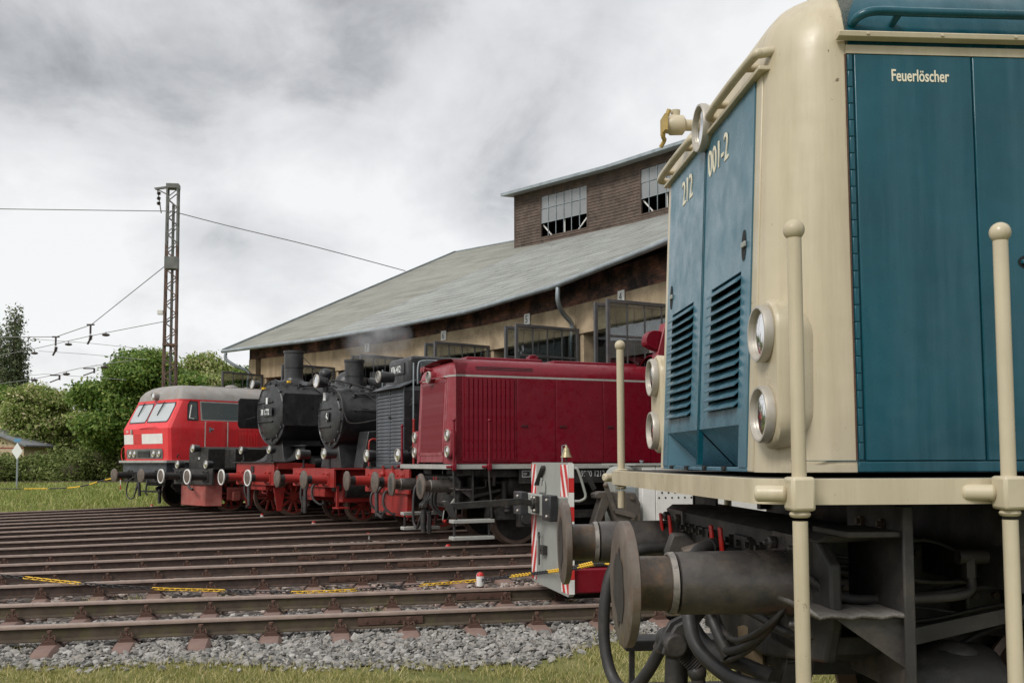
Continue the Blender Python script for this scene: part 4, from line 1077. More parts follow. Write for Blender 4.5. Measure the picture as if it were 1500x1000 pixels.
MB().obox((.54+cx,cy+.1,1.17),(.44+cx,cy+.1,1.36),.02,.05).build('release_lever','underframe black',cp)
for x, z in ((.90,1.06),(.90,.84),(.66,1.08)): MB().lathe([(0,.024),(.02,.024),(.02,.014),(.035,.014)],(x+cx,cy-.08,z+.02),(0,-1,0),6).build('bolt','buffer steel',cp)
m = MB(); ar = [(.60,.62)] + [(.74+.14*math.cos(R(a)),1.28+.14*math.sin(R(a))) for a in range(180,-1,-20)] + [(.88,.62)]; m.prism(ar, -.45,-.12); hs = m.build('rounded_housing','machine grey',B, bevel=.015)
MB().obox((.64,-.47,1.28),(.53,-.52,1.33),.028,.028).build('control_handle','orange grip',hs)
for x, z in ((.70,1.36),(.70,1.30),(.78,1.33)): MB().ball((x,-.455,z),.02,10,6).build('knob','chrome',hs)
m = MB(); m.box(.66,.84,-.475,-.45,1.02,1.20); m.build('valve_block','galvanised',hs, bevel=.01)
m = MB(); m.box(.80,1.9,-.58,.56,1.425,1.445); m.build('cover_plate','machine grey',B)
m = MB(); m.lathe([(0,.01),(.02,.012),(.022,.022),(.035,.022)],(.92,-.45,1.445),(0,0,1),10); m.build('filler_cap','galvanised',B)
for x0, x1 in ((.885,1.035),(1.04,1.885),(1.89,2.6)):
    MB().box(x0,x1,-.56,.56,.62,1.42).build('white_cabinet','white paint',B, bevel=.006)
holes = [(1.075+.075*i, 1.075+.055*(j%2) if False else 1.075+.055*j) for j in range(2) for i in range(7)]
for i, (hx, hz) in enumerate(holes):
    MB().lathe([(0,.011),(.002,.011)], (hx+(.035 if i >= 7 else 0), -.5605, hz), (0,-1,0), 12).build('vent_hole','void',B)
for x in (1.0,3.3):
    for s in (-1,1): wheel(B, x, s*.72, .30, discmat='steam red')

# ================================================================== black shunter with shuttered front
D = loco_root('diesel_shunter', 'D', 'black diesel shunter with grey shuttered front and V36 412 plate', 'locomotive')
for s in (-1,1): buffer(D, 0, s*.875, shaft='underframe black', sleeve='steam red', fine=False)
m = MB(); m.box(.60,.66,-1.28,1.28,.80,1.31); bb = m.build('buffer_beam','steam red',D, bevel=.008)
m = MB(); m.box(.66,.80,-1.05,1.05,.32,.80); m.build('front_apron','steam red',bb, bevel=.01)
MB().box(.62,7.0,-1.30,1.30,1.31,1.345).build('running_board','dusty black',D)
m = MB(); m.box(.80,7.0,-.80,.80,.55,1.31); m.build('frame','underframe black',D)
m = MB(); sec = [(-.80,1.345),(-.80,2.98),(-.74,3.07),(-.55,3.10),(.55,3.10),(.74,3.07),(.80,2.98),(.80,1.345)]
m.grid([[(x,y,z) for y,z in sec] for x in (.70,5.6)]); m.add([(5.6,y,z) for y,z in sec],[tuple(range(8))]); hd = m.build('hood','boiler black',D, ang=30)
m = MB(); m.box(.68,.72,-.80,-.765,1.345,3.06); m.box(.68,.72,.765,.80,1.345,3.06); m.box(.68,.72,-.765,.765,3.02,3.09); m.box(.68,.72,-.765,.765,1.345,1.42); m.box(.68,.715,-.018,.018,1.42,3.02); m.build('shutter_frame','shutter grey',hd, bevel=.005)
MB().add([(.725,-.79,1.35),(.725,.79,1.35),(.725,.79,3.07),(.725,-.79,3.07)],[(0,1,2,3)]).build('radiator','void',hd)
sm = MB().prism([(.0,.078),(-.010,.074),(-.032,.003),(-.024,.0)], -.37,.37,'xz').mesh('shutter_slat','shutter grey',25)
for i in range(21):
    for s in (-1,1): o = link('shutter_slat', sm, hd, (.712, s*.392, 1.425+i*.076)); o.rotation_euler = (0, random.uniform(-.06,.06), 0)
m = MB(); m.box(.655,.68,-.05,.03,2.40,2.45); m.build('shutter_latch','underframe black',hd)
m = MB(); m.prism([(.56,3.03),(.60,3.02),(.95,3.17),(.95,3.21)], -.83,.83,'xz'); m.build('front_visor','shutter grey',hd, bevel=.006)
m = MB(); m.prism([(.90,3.14),(.88,3.66),(.96,3.74),(2.55,3.74),(2.6,3.68),(2.6,3.10)], -.60,.60,'xz'); tb = m.build('roof_box','smokebox black',D, bevel=.06, seg=3)
for x0, x1 in ((1.15,1.65),(1.85,2.4)):
    for s in (-1,1): MB().box(x0,x1,s*.60-.012,s*.60+.012,3.30,3.62).build('side_window','window grey',tb, bevel=.01)
m = MB(); m.box(.862,.886,-.36,.42,3.36,3.60); m.build('number_plate','boiler black',tb, bevel=.004)
text('V36 412', .21, 'sign white', tb, (.8595,.38,3.41),'front',.78,ext=.001,bold=.003)
for xa, xb in ((1.05,1.75),):
    for s in (-1,1):
        m = MB(); m.tube(spline([Vector(p) for p in ((xa,s*.68,3.12),(xa,s*.70,3.5),(xa+.1,s*.70,3.62),(xb-.1,s*.70,3.62),(xb,s*.70,3.5),(xb,s*.68,3.12))],5),.018,10); m.build('roof_rail','galvanised',tb, ang=60)
lamp(D,'top_lamp',(.42,0,3.30),.125,.34,'boiler black','lamp white',n=24)
for s in (-1,1):
    lamp(D,'headlamp',(.50,s*.93,1.60),.135,.20,'boiler black','lamp white',foot=.24,n=24)
    m = MB(); m.tube(spline([Vector(p) for p in ((.70,s*1.30,1.33),(.70,s*1.32,1.85),(.75,s*1.32,1.97),(.88,s*1.32,1.97),(.93,s*1.32,1.85),(.93,s*1.32,1.33))],5),.024,10); m.build('hand_rail','steam red',D, ang=60)
    m = MB(); m.tube([(.86,s*.90,2.30),(.86,s*.90,3.55)],.017,8); m.build('corner_rail','galvanised',D); m = MB(); m.tube([(.86,s*.92,1.34),(.86,s*.92,2.32)],.027,10); m.ball((.86,s*.92,2.34),.032); m.build('corner_post','steam red',D)
for z in (1.75,2.75):
    m = MB(); m.cyl((.9,-.80,z),(.9,-.87,z),.07,12); m.obox((.9,-.86,z),(.8,-.88,z-.12),.04,.05); m.build('door_clamp','underframe black',hd)
hose(D,[(.60,.35,.85),(.42,.36,.78),(.40,.34,.55),(.50,.28,.42),(.58,.18,.36)],.026); hose(D,[(.60,-.30,.85),(.44,-.34,.80),(.40,-.40,.55),(.50,-.50,.40),(.60,-.55,.36)],.026)
m = MB(); m.tube([(.56,.10,.95),(.42,.08,.80),(.42,.05,.30)],.045,10); m.tube([(.42,.05,.35),(.46,-.18,.28),(.44,-.36,.42)],.04,10); m.build('coupling_chain','dusty black',D, ang=60)
for s in (-1,1):
    for x in (1.55,3.1,4.65): wheel(D,x,s*.72,.55,rimmat='wheel steel',discmat='wheel red',spokes=10)
m = MB(); m.box(5.6,7.3,-1.4,1.4,1.345,3.7); m.build('cab','boiler black',D, bevel=.06)
for y in (-.45,.1):
    m = MB(); m.tube([(.60,y,1.25),(.57,y,1.38)],.03,8); m.ball((.57,y,1.20),.07); m.build('hose_cock','steam red',D)

# ================================================================== steam locomotives
def boiler(t, x0, r, zc, x1, doorx, name='smokebox'):
    m = MB(); m.lathe([(0,r),(1.35,r),(1.355,r*.985),(1.36,r*1.02),(1.42,r*1.02),(1.425,r),(x1-x0,r)],(x0,0,zc),(1,0,0),56); b = m.build('boiler','boiler black',t, ang=40)
    m = MB(); m.lathe([(-.03,r*1.0),(-.045,r*1.02),(.02,r*1.025),(.05,r*1.005)],(x0,0,zc),(1,0,0),56,False,False); m.build('front_ring','smokebox black',b, ang=60)
    m = MB(); m.lathe([(0,r*.995),(-.03,r*.99),(-.035,r*.86)],(x0,0,zc),(1,0,0),56,False,False); m.build('front_plate','smokebox black',b, ang=60)
    m = MB(); m.lathe([(-.035,r*.87),(-.06,r*.86),(-.085,r*.80),(-.12,r*.55),(-.135,r*.28),(-.14,.01)],(x0,0,zc),(1,0,0),56,False,True); d = m.build('smokebox_door','smokebox black',b, ang=60)
    for i in range(14):
        a = R(360*i/14+8); c, s = math.cos(a), math.sin(a)
        MB().obox((x0-.055, r*.80*c, zc+r*.80*s),(x0-.065, r*.93*c, zc+r*.93*s),.05,.035,up=(1,0,0)).build('door_clamp','boiler black',d, bevel=.006)
    for z in (-.30*r,.30*r):
        m = MB(); pts = []
        for j in range(9): y = r*(.93-1.25*j/8); rr_ = math.hypot(y,z)/r; pts.append((x0-.15+.10*rr_**3, y, zc+z))
        m.tube(pts,.022,8); m.build('strap_hinge','boiler black',d)
    for x in np.arange(x0+2.2, x1, 1.3):
        m = MB(); m.lathe([(0,r*1.006),(.06,r*1.006)],(float(x),0,zc),(1,0,0),56,False,False); m.build('boiler_band','smokebox black',b, ang=60)
    return b, d
def fittings(b, r, zc, x0, x1, seed):
    rd = random.Random(seed)
    for s in (-1, 1):
        y = s*(r+.07)*math.cos(R(12)); z = zc+(r+.07)*math.sin(R(12))
        m = MB(); m.tube([(x0+.15,y,z),(x1,y,z)],.016,8); hr_ = m.build('hand_rail','smokebox black',b,ang=60)
        m = MB(); [m.tube([(float(x),y,z),(float(x),y*.92,z-.02)],.02,6) for x in np.arange(x0+.3,x1,.95)]; m.each('rail_knob','smokebox black',hr_)
    for k in range(5):
        a = R(rd.uniform(-5,75)); rr_ = r+.03; xs_ = x0+rd.uniform(.35,.9); a2 = R(rd.uniform(-45,10))
        P_ = [(xs_,-rr_*math.cos(a),zc+rr_*math.sin(a)),(xs_+.35,-rr_*math.cos(a),zc+rr_*math.sin(a)),(xs_+.8,-rr_*math.cos((a+a2)/2),zc+rr_*math.sin((a+a2)/2)),(xs_+1.2,-rr_*math.cos(a2),zc+rr_*math.sin(a2)),(x1,-rr_*math.cos(a2),zc+rr_*math.sin(a2))]
        m = MB(); m.tube(spline([Vector(p) for p in P_],5),rd.uniform(.011,.024),7); m.build('feed_pipe','dusty black' if k%2 else 'smokebox black',b,ang=60)
    for k in range(7):
        a = R(rd.uniform(15,110)); x = x0+rd.uniform(.3,2.2); d = Vector((0,-math.cos(a),math.sin(a))); c = Vector((x,0,zc))+d*r
        m = MB(); m.lathe([(0,.05),(.03,.05),(.04,.03),(.10,.03),(.10,.045),(.13,.04)],c,d,10); m.build('boiler_valve','smokebox black',b)
    for k in range(30):
        a = 2*math.pi*k/30; link('rivet', RIVET, b, (x0-.048, r*.955*math.cos(a), zc+r*.955*math.sin(a)))
RIVET = MB().ball((0,0,0),.014,6,4).mesh('rivet','smokebox black')
def chimney(t, x, r, z0, z1, rb):
    m = MB(); m.lathe([(-.12,rb*1.35),(0,r*1.25),(.06,r*1.06),(.12,r),(.45*(z1-z0),r),(.452*(z1-z0),r*1.07),(.47*(z1-z0),r*1.07),(.472*(z1-z0),r*1.02),(z1-z0-.07,r*1.03),(z1-z0-.065,r*1.12),(z1-z0,r*1.12),(z1-z0,r*.9),(z1-z0-.3,r*.85)],(x,0,z0),(0,0,1),32,False,True)
    return m.build('chimney','smokebox black',t, ang=40)
# -- tank engine with the 6 on its door
Eo = loco_root('steam_locomotive','E','black and red steam locomotive with a 6 on its smokebox door, steam at its chimney')
for s in (-1,1): buffer(Eo,0,s*.875,shaft='dusty black',sleeve='steam red',fine=False)
m = MB(); m.box(.60,.66,-1.30,1.30,.86,1.28); bb = m.build('buffer_beam','steam red',Eo, bevel=.008)
m = MB(); m.box(.60,7,-1.32,1.32,1.28,1.31); m.build('running_board','steam red',Eo, bevel=.004)
m = MB(); m.box(.66,7,-.62,.62,.62,1.28); m.box(.9,2.1,-1.15,-.62,.50,1.28); m.box(.9,2.1,.62,1.15,.50,1.28); m.build('frame','steam red',Eo, bevel=.02)
b, d = boiler(Eo,1.10,.745,2.56,7.0,1.1)
fittings(b,.745,2.56,1.10,6.5,3)
chimney(b,1.70,.235,3.27,4.05,.36)
m = MB(); m.box(.93,.945,.02,.16,3.0,3.22); m.build('lamp_plate','sign white',d, bevel=.003)
m = MB(); m.box(.925,.945,-.21,.01,2.46,2.70); m.build('number_plate','boiler black',d, bevel=.004); text('6',.30,'sign white',d,(.922,-.025,2.475),'front',.8,ext=.001,bold=.006)
m = MB(); m.lathe([(0,.05),(.03,.06),(.05,.02)],(.955,0,2.56),(-1,0,0),14); m.obox((.92,0,2.56),(.91,-.16,2.48),.03,.03); m.build('door_handle','smokebox black',d)
lamp(Eo,'top_lamp',(.68,0,3.47),.165,.26,'smokebox black','lamp white',n=24)
m = MB(); m.ball((.92,0,3.66),.16,14,8,(1,1,.9)); m.cyl((.92,0,3.2),(.92,0,3.55),.07,12); m.cyl((.85,-.26,3.45),(.85,.26,3.45),.055,10); m.build('lamp_generator','smokebox black',Eo, ang=45)
m = MB(); m.tube(spline([Vector(p) for p in ((.95,-.2,3.50),(1.2,-.35,3.46),(1.5,-.5,3.38),(2.2,-.6,3.2))],5),.02,8); m.tube(spline([Vector(p) for p in ((1.0,-.3,3.3),(1.05,-.66,3.05),(1.10,-.79,2.6),(1.4,-.82,2.4),(3.0,-.80,2.75))],6),.022,8); m.build('boiler_pipe','dusty black',b, ang=60)
m = MB(); m.ball((2.75,0,3.30),.36,20,10,(1.1,1,1)); m.build('steam_dome','smokebox black',b, ang=60)
m = MB(); m.cyl((2.2,-.18,3.35),(2.2,-.18,3.75),.13,14); m.cyl((2.02,-.35,3.50),(1.95,-.95,3.42),.10,14); m.each('air_pump','smokebox black',b, ang=45)
m = MB(); m.prism([(1.35,1.31),(1.5,2.2),(3.2,2.35),(6.5,2.35),(6.5,1.31)], -1.28,-.75); m.prism([(1.35,1.31),(1.5,2.2),(3.2,2.35),(6.5,2.35),(6.5,1.31)], .75,1.28); m.each('side_tank','boiler black',Eo, bevel=.02)
m = MB(); m.prism([(-.55,1.31),(.55,1.31),(.42,1.62),(.34,1.95),(-.34,1.95),(-.42,1.62)],1.12,2.0,'yz'); m.build('smokebox_saddle','boiler black',b, bevel=.02)
for s in (-1,1): lamp(Eo,'headlamp',(.55,s*.82,1.66),.125,.30,'smokebox black','lamp inside',foot=.34,n=24)
m = MB(); m.cyl((.95,-1.0,.86),(2.0,-1.0,.86),.30,24); m.cyl((.72,-1.0,.86),(.95,-1.0,.86),.10,14); m.build('cylinder','underframe black',Eo, ang=40)
m = MB(); m.box(.70,1.0,-1.32,-.98,.36,.39); m.obox((.74,-1.2,.39),(.74,-1.2,.9),.05,.06); m.build('front_step','steam red',Eo, bevel=.004)
hose(Eo,[(.60,.30,.95),(.46,.32,.88),(.43,.30,.55),(.52,.22,.36),(.58,.15,.42)],.03); hose(Eo,[(.60,-.32,.95),(.46,-.35,.86),(.44,-.42,.60),(.55,-.6,.45),(.62,-.7,.48)],.028)
m = MB(); m.tube([(.50,.02,1.05),(.42,.0,.75),(.42,0,.22)],.05,10); m.tube([(.44,.14,.62),(.44,.20,.25)],.045,10); m.build('screw_coupling','dusty black',Eo, ang=60)
for x in (1.6,3.3,4.8,6.3):
    for s in (-1,1): wheel(Eo,x,s*.72,.42 if x < 2 else .62,'wheel steel','wheel red',9)
# -- tender engine with smoke deflectors
Fo = loco_root('steam_locomotive','F','large black steam locomotive with smoke deflectors, red buffer beam and plate 38 1772')
for s in (-1,1): buffer(Fo,0,s*.875,shaft='dusty black',sleeve='steam red',ring='white paint',fine=False)
m = MB(); m.box(.60,.66,-1.22,1.22,.84,1.45); bb = m.build('buffer_beam','steam red',Fo, bevel=.008)
m = MB(); m.box(.53,1.0,-1.35,1.35,1.45,1.475); m.build('front_platform','boiler black',Fo)
m = MB(); m.prism([(.66,1.28),(1.75,1.28),(1.75,1.40),(1.2,1.45),(.66,1.45)],-1.34,-1.22); m.prism([(.66,1.28),(1.75,1.28),(1.75,1.40),(1.2,1.45),(.66,1.45)],1.22,1.34); m.each('valance','steam red',bb)
m = MB(); m.box(.575,.60,.02,.20,1.18,1.36); m.build('beam_plate','boiler black',bb, bevel=.004)
m = MB(); m.prism([(.70,.78),(1.05,.78),(.95,.15),(.82,.15)],-1.0,-.96); m.prism([(.70,.78),(1.05,.78),(.95,.15),(.82,.15)],.96,1.0); m.each('guard_iron','steam red',Fo, bevel=.01)
m = MB(); m.box(.66,9,-.58,.58,.70,1.45); m.build('frame','steam red',Fo, bevel=.02)
b, d = boiler(Fo,1.12,.90,2.86,9.0,1.1)
fittings(b,.90,2.86,1.12,8.5,8)
chimney(b,1.75,.262,3.73,4.62,.42)
m = MB(); m.box(.935,.95,-.12,.02,3.06,3.28) if False else m.box(.93,.945,-.05,.05,3.08,3.26); m.build('lamp_plate','sign white',d, bevel=.003)
m = MB(); m.box(.915,.94,-.36,.36,2.74,2.98); m.build('number_plate','boiler black',d, bevel=.004); text('38 1772',.22,'sign white',d,(.912,.33,2.785),'front',.74,ext=.001,bold=.004)
for s in (-1,1):
    m = MB(); pts = [(.72,2.52),(.78,2.44),(2.30,2.44),(2.36,2.50),(2.36,3.24),(2.28,3.31),(.78,3.31),(.72,3.24)]; m.prism(pts, s*1.44-.008, s*1.44+.008); q = m.build('smoke_deflector','boiler black',Fo, bevel=.005)
    m = MB(); [m.tube([(x,s*1.43,2.7),(x,s*.86,2.75)],.02,8) for x in (1.0,2.1)]; m.each('deflector_stay','boiler black',q)
    lamp(Fo,'headlamp',(.60,s*.91,1.80),.105,.16,'smokebox black','lamp white',foot=.30,n=24)
    m = MB(); rows = [[(1.0+.55*math.sin(R(90)*i/6), s*(.55+.6*j), 1.475+.42*(1-math.cos(R(90)*i/6))) for j in (0,1)] for i in range(7)]; m.grid(rows); m.build('curved_platform','smokebox black',Fo)
    m = MB(); m.cyl((1.75,s*1.12,.88),(2.9,s*1.12,.88),.36,26); m.cyl((1.6,s*1.12,.88),(1.75,s*1.12,.88),.12,14); m.cyl((1.75,s*1.10,1.42),(2.85,s*1.10,1.42),.22,18); m.build('cylinder','boiler black',Fo, ang=40)
    for x in (1.42,3.55): wheel(Fo,x,s*.72,.50,'wheel steel','wheel red',10)
    for x in (4.9,6.8,8.7): wheel(Fo,x,s*.72,.875,'wheel steel','wheel red',14)
m = MB(); m.box(1.45,9,-1.36,1.36,1.90,1.935); m.build('running_board','boiler black',Fo)
m = MB(); m.prism([(-.62,1.45),(.62,1.45),(.5,1.7),(.42,2.1),(-.42,2.1),(-.5,1.7)],1.2,2.4,'yz'); m.build('smokebox_saddle','boiler black',b, bevel=.02)
lamp(Fo,'top_lamp',(.78,.62,3.66),.12,.20,'smokebox black','lamp white',n=24)
m = MB(); m.lathe([(0,.06),(.04,.07),(.06,.02)],(.97,0,2.86),(-1,0,0),14); m.obox((.92,0,2.86),(.91,.10,3.02),.03,.03); m.build('door_handle','smokebox black',d)
m = MB(); m.box(1.0,1.06,.35,.5,3.52,3.58); m.box(1.28,1.36,-.62,-.52,3.66,3.72); m.each('step_edge','yellow',b)
m = MB(); m.tube([(1.9,-.25,4.45),(2.6,-.9,3.5)],.012,6); m.ball((2.3,-.1,3.75),.1); m.ball((2.05,-.45,3.65),.09); m.build('chimney_stay','dusty black',b)
m = MB(); m.ball((3.6,0,3.75),.42,20,10,(1.2,1,1)); m.build('steam_dome','smokebox black',b, ang=60)
hose(Fo,[(.60,.28,1.0),(.48,.30,.95),(.45,.28,.65),(.52,.22,.45),(.56,.18,.5)],.03)
m = MB(); m.tube([(.55,.02,1.05),(.44,.0,.80),(.45,-.02,.28)],.05,10); m.tube([(.45,-.02,.30),(.46,.16,.22)],.04,10); m.build('screw_coupling','dusty black',Fo, ang=60)
m = MB(); m.tube([(.62,-.5,.78),(.60,-.52,.64),(.60,-.80,.62),(.62,-.82,.78)],.014,6); m.build('shunter_step','steam red',Fo)
# -- low tender seen end on
G = loco_root('locomotive_tender','G','low black tender with white ringed buffers and faded red rail guard','tender')
for s in (-1,1): buffer(G,0,s*.875,shaft='underframe black',sleeve='underframe black',ring='white paint',fine=False)
m = MB(); m.box(.60,.68,-1.25,1.25,.80,1.25); m.build('buffer_beam','dusty black',G, bevel=.01)
m = MB(); pl_ = [(-.98,.15),(-.98,1.14),(.90,1.14),(.90,.15)]
m.add([(.66,.88,.17),(.66,-.74,.17),(1.05,-1.02,.17),(1.05,1.0,.17),(.66,.88,1.16),(.66,-.74,1.16),(1.05,-1.02,1.16),(1.05,1.0,1.16)],[(0,1,5,4),(1,2,6,5),(3,0,4,7),(4,5,6,7),(0,3,2,1),(2,3,7,6)]); m.build('rail_guard','faded red',G, bevel=.02)
m = MB(); m.box(.60,8,-1.32,1.32,1.25,1.29); m.box(1.05,8,-.7,.7,.55,1.25); m.build('frame','underframe black',G)
m = MB(); m.prism([(-.62,1.29),(-.62,1.86),(-.56,1.92),(.56,1.92),(.62,1.86),(.62,1.29)],.78,7.5,'yz'); bx = m.build('water_tank','underframe black',G, bevel=.01)
m = MB(); m.box(1.30,7.5,-1.28,-.63,1.29,1.86); m.box(1.30,7.5,.63,1.28,1.29,1.86); m.each('tank_side','underframe black',G, bevel=.02)
MB().box(.77,.779,-.1,.0,1.55,1.62).build('tank_plate','sign white',bx)
for y, z in ((.95,1.40),(-.92,1.40),(-.06,1.88)): lamp(G,'headlamp',(.56,y,z),.115,.20,'smokebox black','lamp inside',n=24)
for x in (1.45,3.4,5.4):
    for s in (-1,1): wheel(G,x,s*.72,.47,'wheel steel','wheel red',9)
for s in (-1,1):
    m = MB(); m.box(1.2,6.2,min(s*.98,s*1.05),max(s*.98,s*1.05),.35,.72); fr = m.build('axle_frame','faded red',G, bevel=.02)
    for x in (1.45,3.4,5.4): MB().box(x-.13,x+.13,min(s*1.05,s*1.16),max(s*1.05,s*1.16),.32,.60).build('axle_box','faded red',fr, bevel=.03)
m = MB(); m.tube([(.60,.05,1.0),(.45,.03,.86),(.40,-.25,.70),(.42,-.40,.66)],.04,8); m.build('coupling','dusty black',G, ang=60)

# ================================================================== bright red diesel at the far end
H = loco_root('diesel_locomotive','H','bright red box diesel locomotive with grey roof and white stripe, farthest left')
for s in (-1,1): buffer(H,0,s*.875,shaft='dusty black',sleeve='underframe black',fine=False)
def hring(z):
    # plan of the body at height z: x of front centre, of front corner, of side start
    if z < 2.55: t = (z-1.53)/1.02; xf = .58-.06*t; w = 1.50+.02*t
    else: t = (z-2.55)/.92; xf = .52+.46*t; w = 1.52-.10*t
    xc = xf+.07; xs = xf+.36
    yc = w-.10
    return [(10,-w,z),(xs+.2,-w,z),(xs,-w+.004,z),(xc+.08,-yc-.065,z),(xc,-yc,z),(xf+.03,-.7,z),(xf,0,z),(xf+.03,.7,z),(xc,yc,z),(xc+.08,yc+.065,z),(xs,w-.004,z),(xs+.2,w,z),(10,w,z)]
ZH = [1.53,1.6,2.0,2.5,2.55,2.6,2.9,3.2,3.47]
m = MB(); m.grid([hring(z) for z in ZH]); m.build('body','signal red paint',H, ang=22)
m = MB(); top = hring(3.47); rows = [[(x,y,3.475) for x,y,_ in top]]
for a in (20,40,60,75,90):
    ins = 1-math.cos(R(a)); rows.append([(x+(.55*ins if x < 9 else 0), y*(1-.62*ins), 3.475+.52*math.sin(R(a))) for x,y,_ in top])
m.grid(rows); m.add(rows[-1],[tuple(range(len(top)))]); m.build('roof','roof grey',H, ang=50)
m = MB(); m.grid([[(x*1 - (.008 if x<9 else 0),y*1.004,z) for x,y,_ in hring(3.45)] for z in (3.44,3.49)]); m.build('red_roof_line','signal red paint',H)
m = MB(); m.box(2.3,5,-.5,.5,3.97,4.03); m.build('roof_hatch','roof grey',H, bevel=.02); m = MB(); m.lathe([(0,.22),(.06,.2),(.09,.1)],(3.6,-.25,4.03),(0,0,1),20); m.build('roof_fan','roof grey',H); MB().box(4.2,4.5,-.3,-.1,4.03,4.08).build('roof_vent','roof grey',H)
def on_front(y, z):
    rg = hring(z); P_ = [(q[1],q[0]) for q in rg[4:9]]
    for i in range(len(P_)-1):
        if P_[i][0] <= y <= P_[i+1][0]: f_ = (y-P_[i][0])/(P_[i+1][0]-P_[i][0]); return P_[i][1]+(P_[i+1][1]-P_[i][1])*f_
    return P_[0][1]
def front_patch(name, ys, zs, matn, off=.012, rnd=0):
    m = MB(); ny, nz = 8, 6; rows = []
    for j in range(nz+1):
        z = zs[0]+(zs[1]-zs[0])*j/nz; e_ = min(j, nz-j)/nz; sh = rnd*max(0, 1-e_*6)
        rows.append([(on_front(ys[0]+sh+(ys[1]-ys[0]-2*sh)*i/ny, z)-off, ys[0]+sh+(ys[1]-ys[0]-2*sh)*i/ny, z) for i in range(ny+1)])
    m.grid(rows); return m.build(name, matn, H, ang=60)
for y0, y1 in ((.06,1.22),(-1.22,-.06)):
    front_patch('windscreen_gasket',(y0-.04,y1+.04),(2.74,3.40),'black plastic',.008,.05); w_ = front_patch('windscreen',(y0,y1),(2.78,3.36),'window sky reflection',.014,.05)
    m = MB(); ym = (y0+y1)/2; m.obox((on_front(ym,3.40)-.05,ym,3.42),(on_front(ym+.15,3.0)-.04,ym+.15,2.98),.025,.02); m.obox((on_front(ym,3.40)-.05,ym+.06,3.42),(on_front(ym+.2,3.1)-.04,ym+.22,3.02),.015,.015); m.build('wiper','black plastic',w_)
for y0, y1, c in ((.72,1.40,'white paint'),(.10,.72,'stripe red'),(-1.12,.10,'white paint')): front_patch('front_stripe',(y0,y1),(2.06,2.38),c,.006)
front_patch('lamp_panel',(-1.12,1.22),(1.585,1.90),'mast grey',.02,.04); front_patch('lamp_grille',(-.40,.40),(1.64,1.84),'void',.026)
m = MB(); [m.box(on_front(0,1.7)-.05,on_front(0,1.7)-.02,-.40,.40,z,z+.012) for z in (1.66,1.70,1.74,1.78,1.82)]; m.each('grille_bar','mast grey',H)
for y in (-.93,-.62,.62,.93): lamp(H,'headlamp',(on_front(y,1.74)-.035,y,1.74),.105,.03,'black plastic','lamp white' if abs(y) > .8 else 'lamp inside',n=20)
lamp(H,'top_lamp',(.84,.0,3.62),.12,.25,'roof grey','lamp inside',n=20)
m = MB(); m.tube([(on_front(.3,2.55)-.03,.2,2.56),(on_front(.3,2.55)-.03,-.85,2.60)],.014,6); m.build('grab_bar','signal red paint',H)
for y in (.78,): m = MB(); m.box(on_front(y,2.5)-.05,on_front(y,2.5),y-.04,y+.04,2.40,2.54); m.build('socket','light grey paint',H)
m = MB(); v = [Vector((.62,1.45+.16*math.cos(2*math.pi*i/16),1.75+.24*math.sin(2*math.pi*i/16))) for i in range(17)]; m.tube(v,.014,6); m.build('steps_loop','stripe red',H)
text('194',.15,'sign white',H,(on_front(1.0,2.46)-.012,1.22,2.425),'front',.75,ext=.001)
HW = lambda z: 1.52 if z < 2.55 else 1.52-.10*(z-2.55)/.92
def side_patch(name, poly, matn, off, par=H):
    m = MB(); m.add([(x,-HW(z)-off,z) for x,z in poly],[tuple(range(len(poly)))]); return m.build(name, matn, par)
g_ = side_patch('window_gasket',[(1.22,2.80),(1.62,2.80),(1.62,3.42),(1.34,3.44),(1.25,3.30)],'black plastic',.006); side_patch('cab_window',[(1.26,2.84),(1.58,2.84),(1.58,3.38),(1.37,3.40),(1.29,3.28)],'window grey',.010)
m = MB(); m.obox((1.30,-1.50,2.88),(1.38,-1.47,3.30),.02,.03); m.obox((1.30,-1.50,2.88),(1.46,-1.50,2.86),.02,.03); m.build('window_frame','white paint',H)
side_patch('window_band_frame',[(1.70,2.81),(9,2.81),(9,3.44),(1.70,3.44)],'light grey paint',.006); side_patch('window_band',[(1.76,2.85),(3.4,2.85),(3.4,3.40),(1.74,3.40)],'window grey',.010)
side_patch('window_band',[(3.45,2.85),(6.0,2.85),(6.0,3.40),(3.45,3.40)],'window grey',.010)
m = MB(); m.box(1.88,2.58,-1.545,-1.52,1.62,2.79); dd = m.build('cab_door','signal red paint',H, bevel=.01); m = MB(); m.obox((2.0,-1.56,2.52),(2.12,-1.58,2.54),.03,.04); m.box(1.98,2.05,-1.555,-1.545,2.44,2.6); m.build('door_handle','galvanised',dd)
m = MB(); [m.tube([(x,-1.56,1.66),(x,-1.56,2.78)],.018,8) for x in (1.83,)]; m.build('door_rail','light grey paint',H); m = MB(); [m.tube([(x,-1.56,1.66),(x,-1.56,2.78)],.018,8) for x in (2.66,)]; m.build('door_rail','light grey paint',H)
for i in range(8): MB().box(3.02+i*.11,3.06+i*.11,-1.54,-1.52,1.95,2.42).build('side_rib','signal red paint',H)
m = MB(); m.prism([(.46,-1.45),(.52,-1.52),(10,-1.52),(10,1.52),(.52,1.52),(.46,1.45)],1.455,1.53,'xy'); m.build('deck_edge','light grey paint',H)
m = MB(); m.box(.58,1.0,-1.40,1.40,1.14,1.455); m.box(1.0,9.8,-1.46,1.46,1.10,1.455); m.build('skirt','shutter grey',H, bevel=.01)
m = MB(); m.box(.60,.64,-1.3,1.3,.82,1.20); m.build('headstock','underframe black',H, bevel=.01)
bogie(H,3.2); m = MB(); m.box(1.0,9.5,-.6,.6,.7,1.1); m.build('frame','underframe black',H)
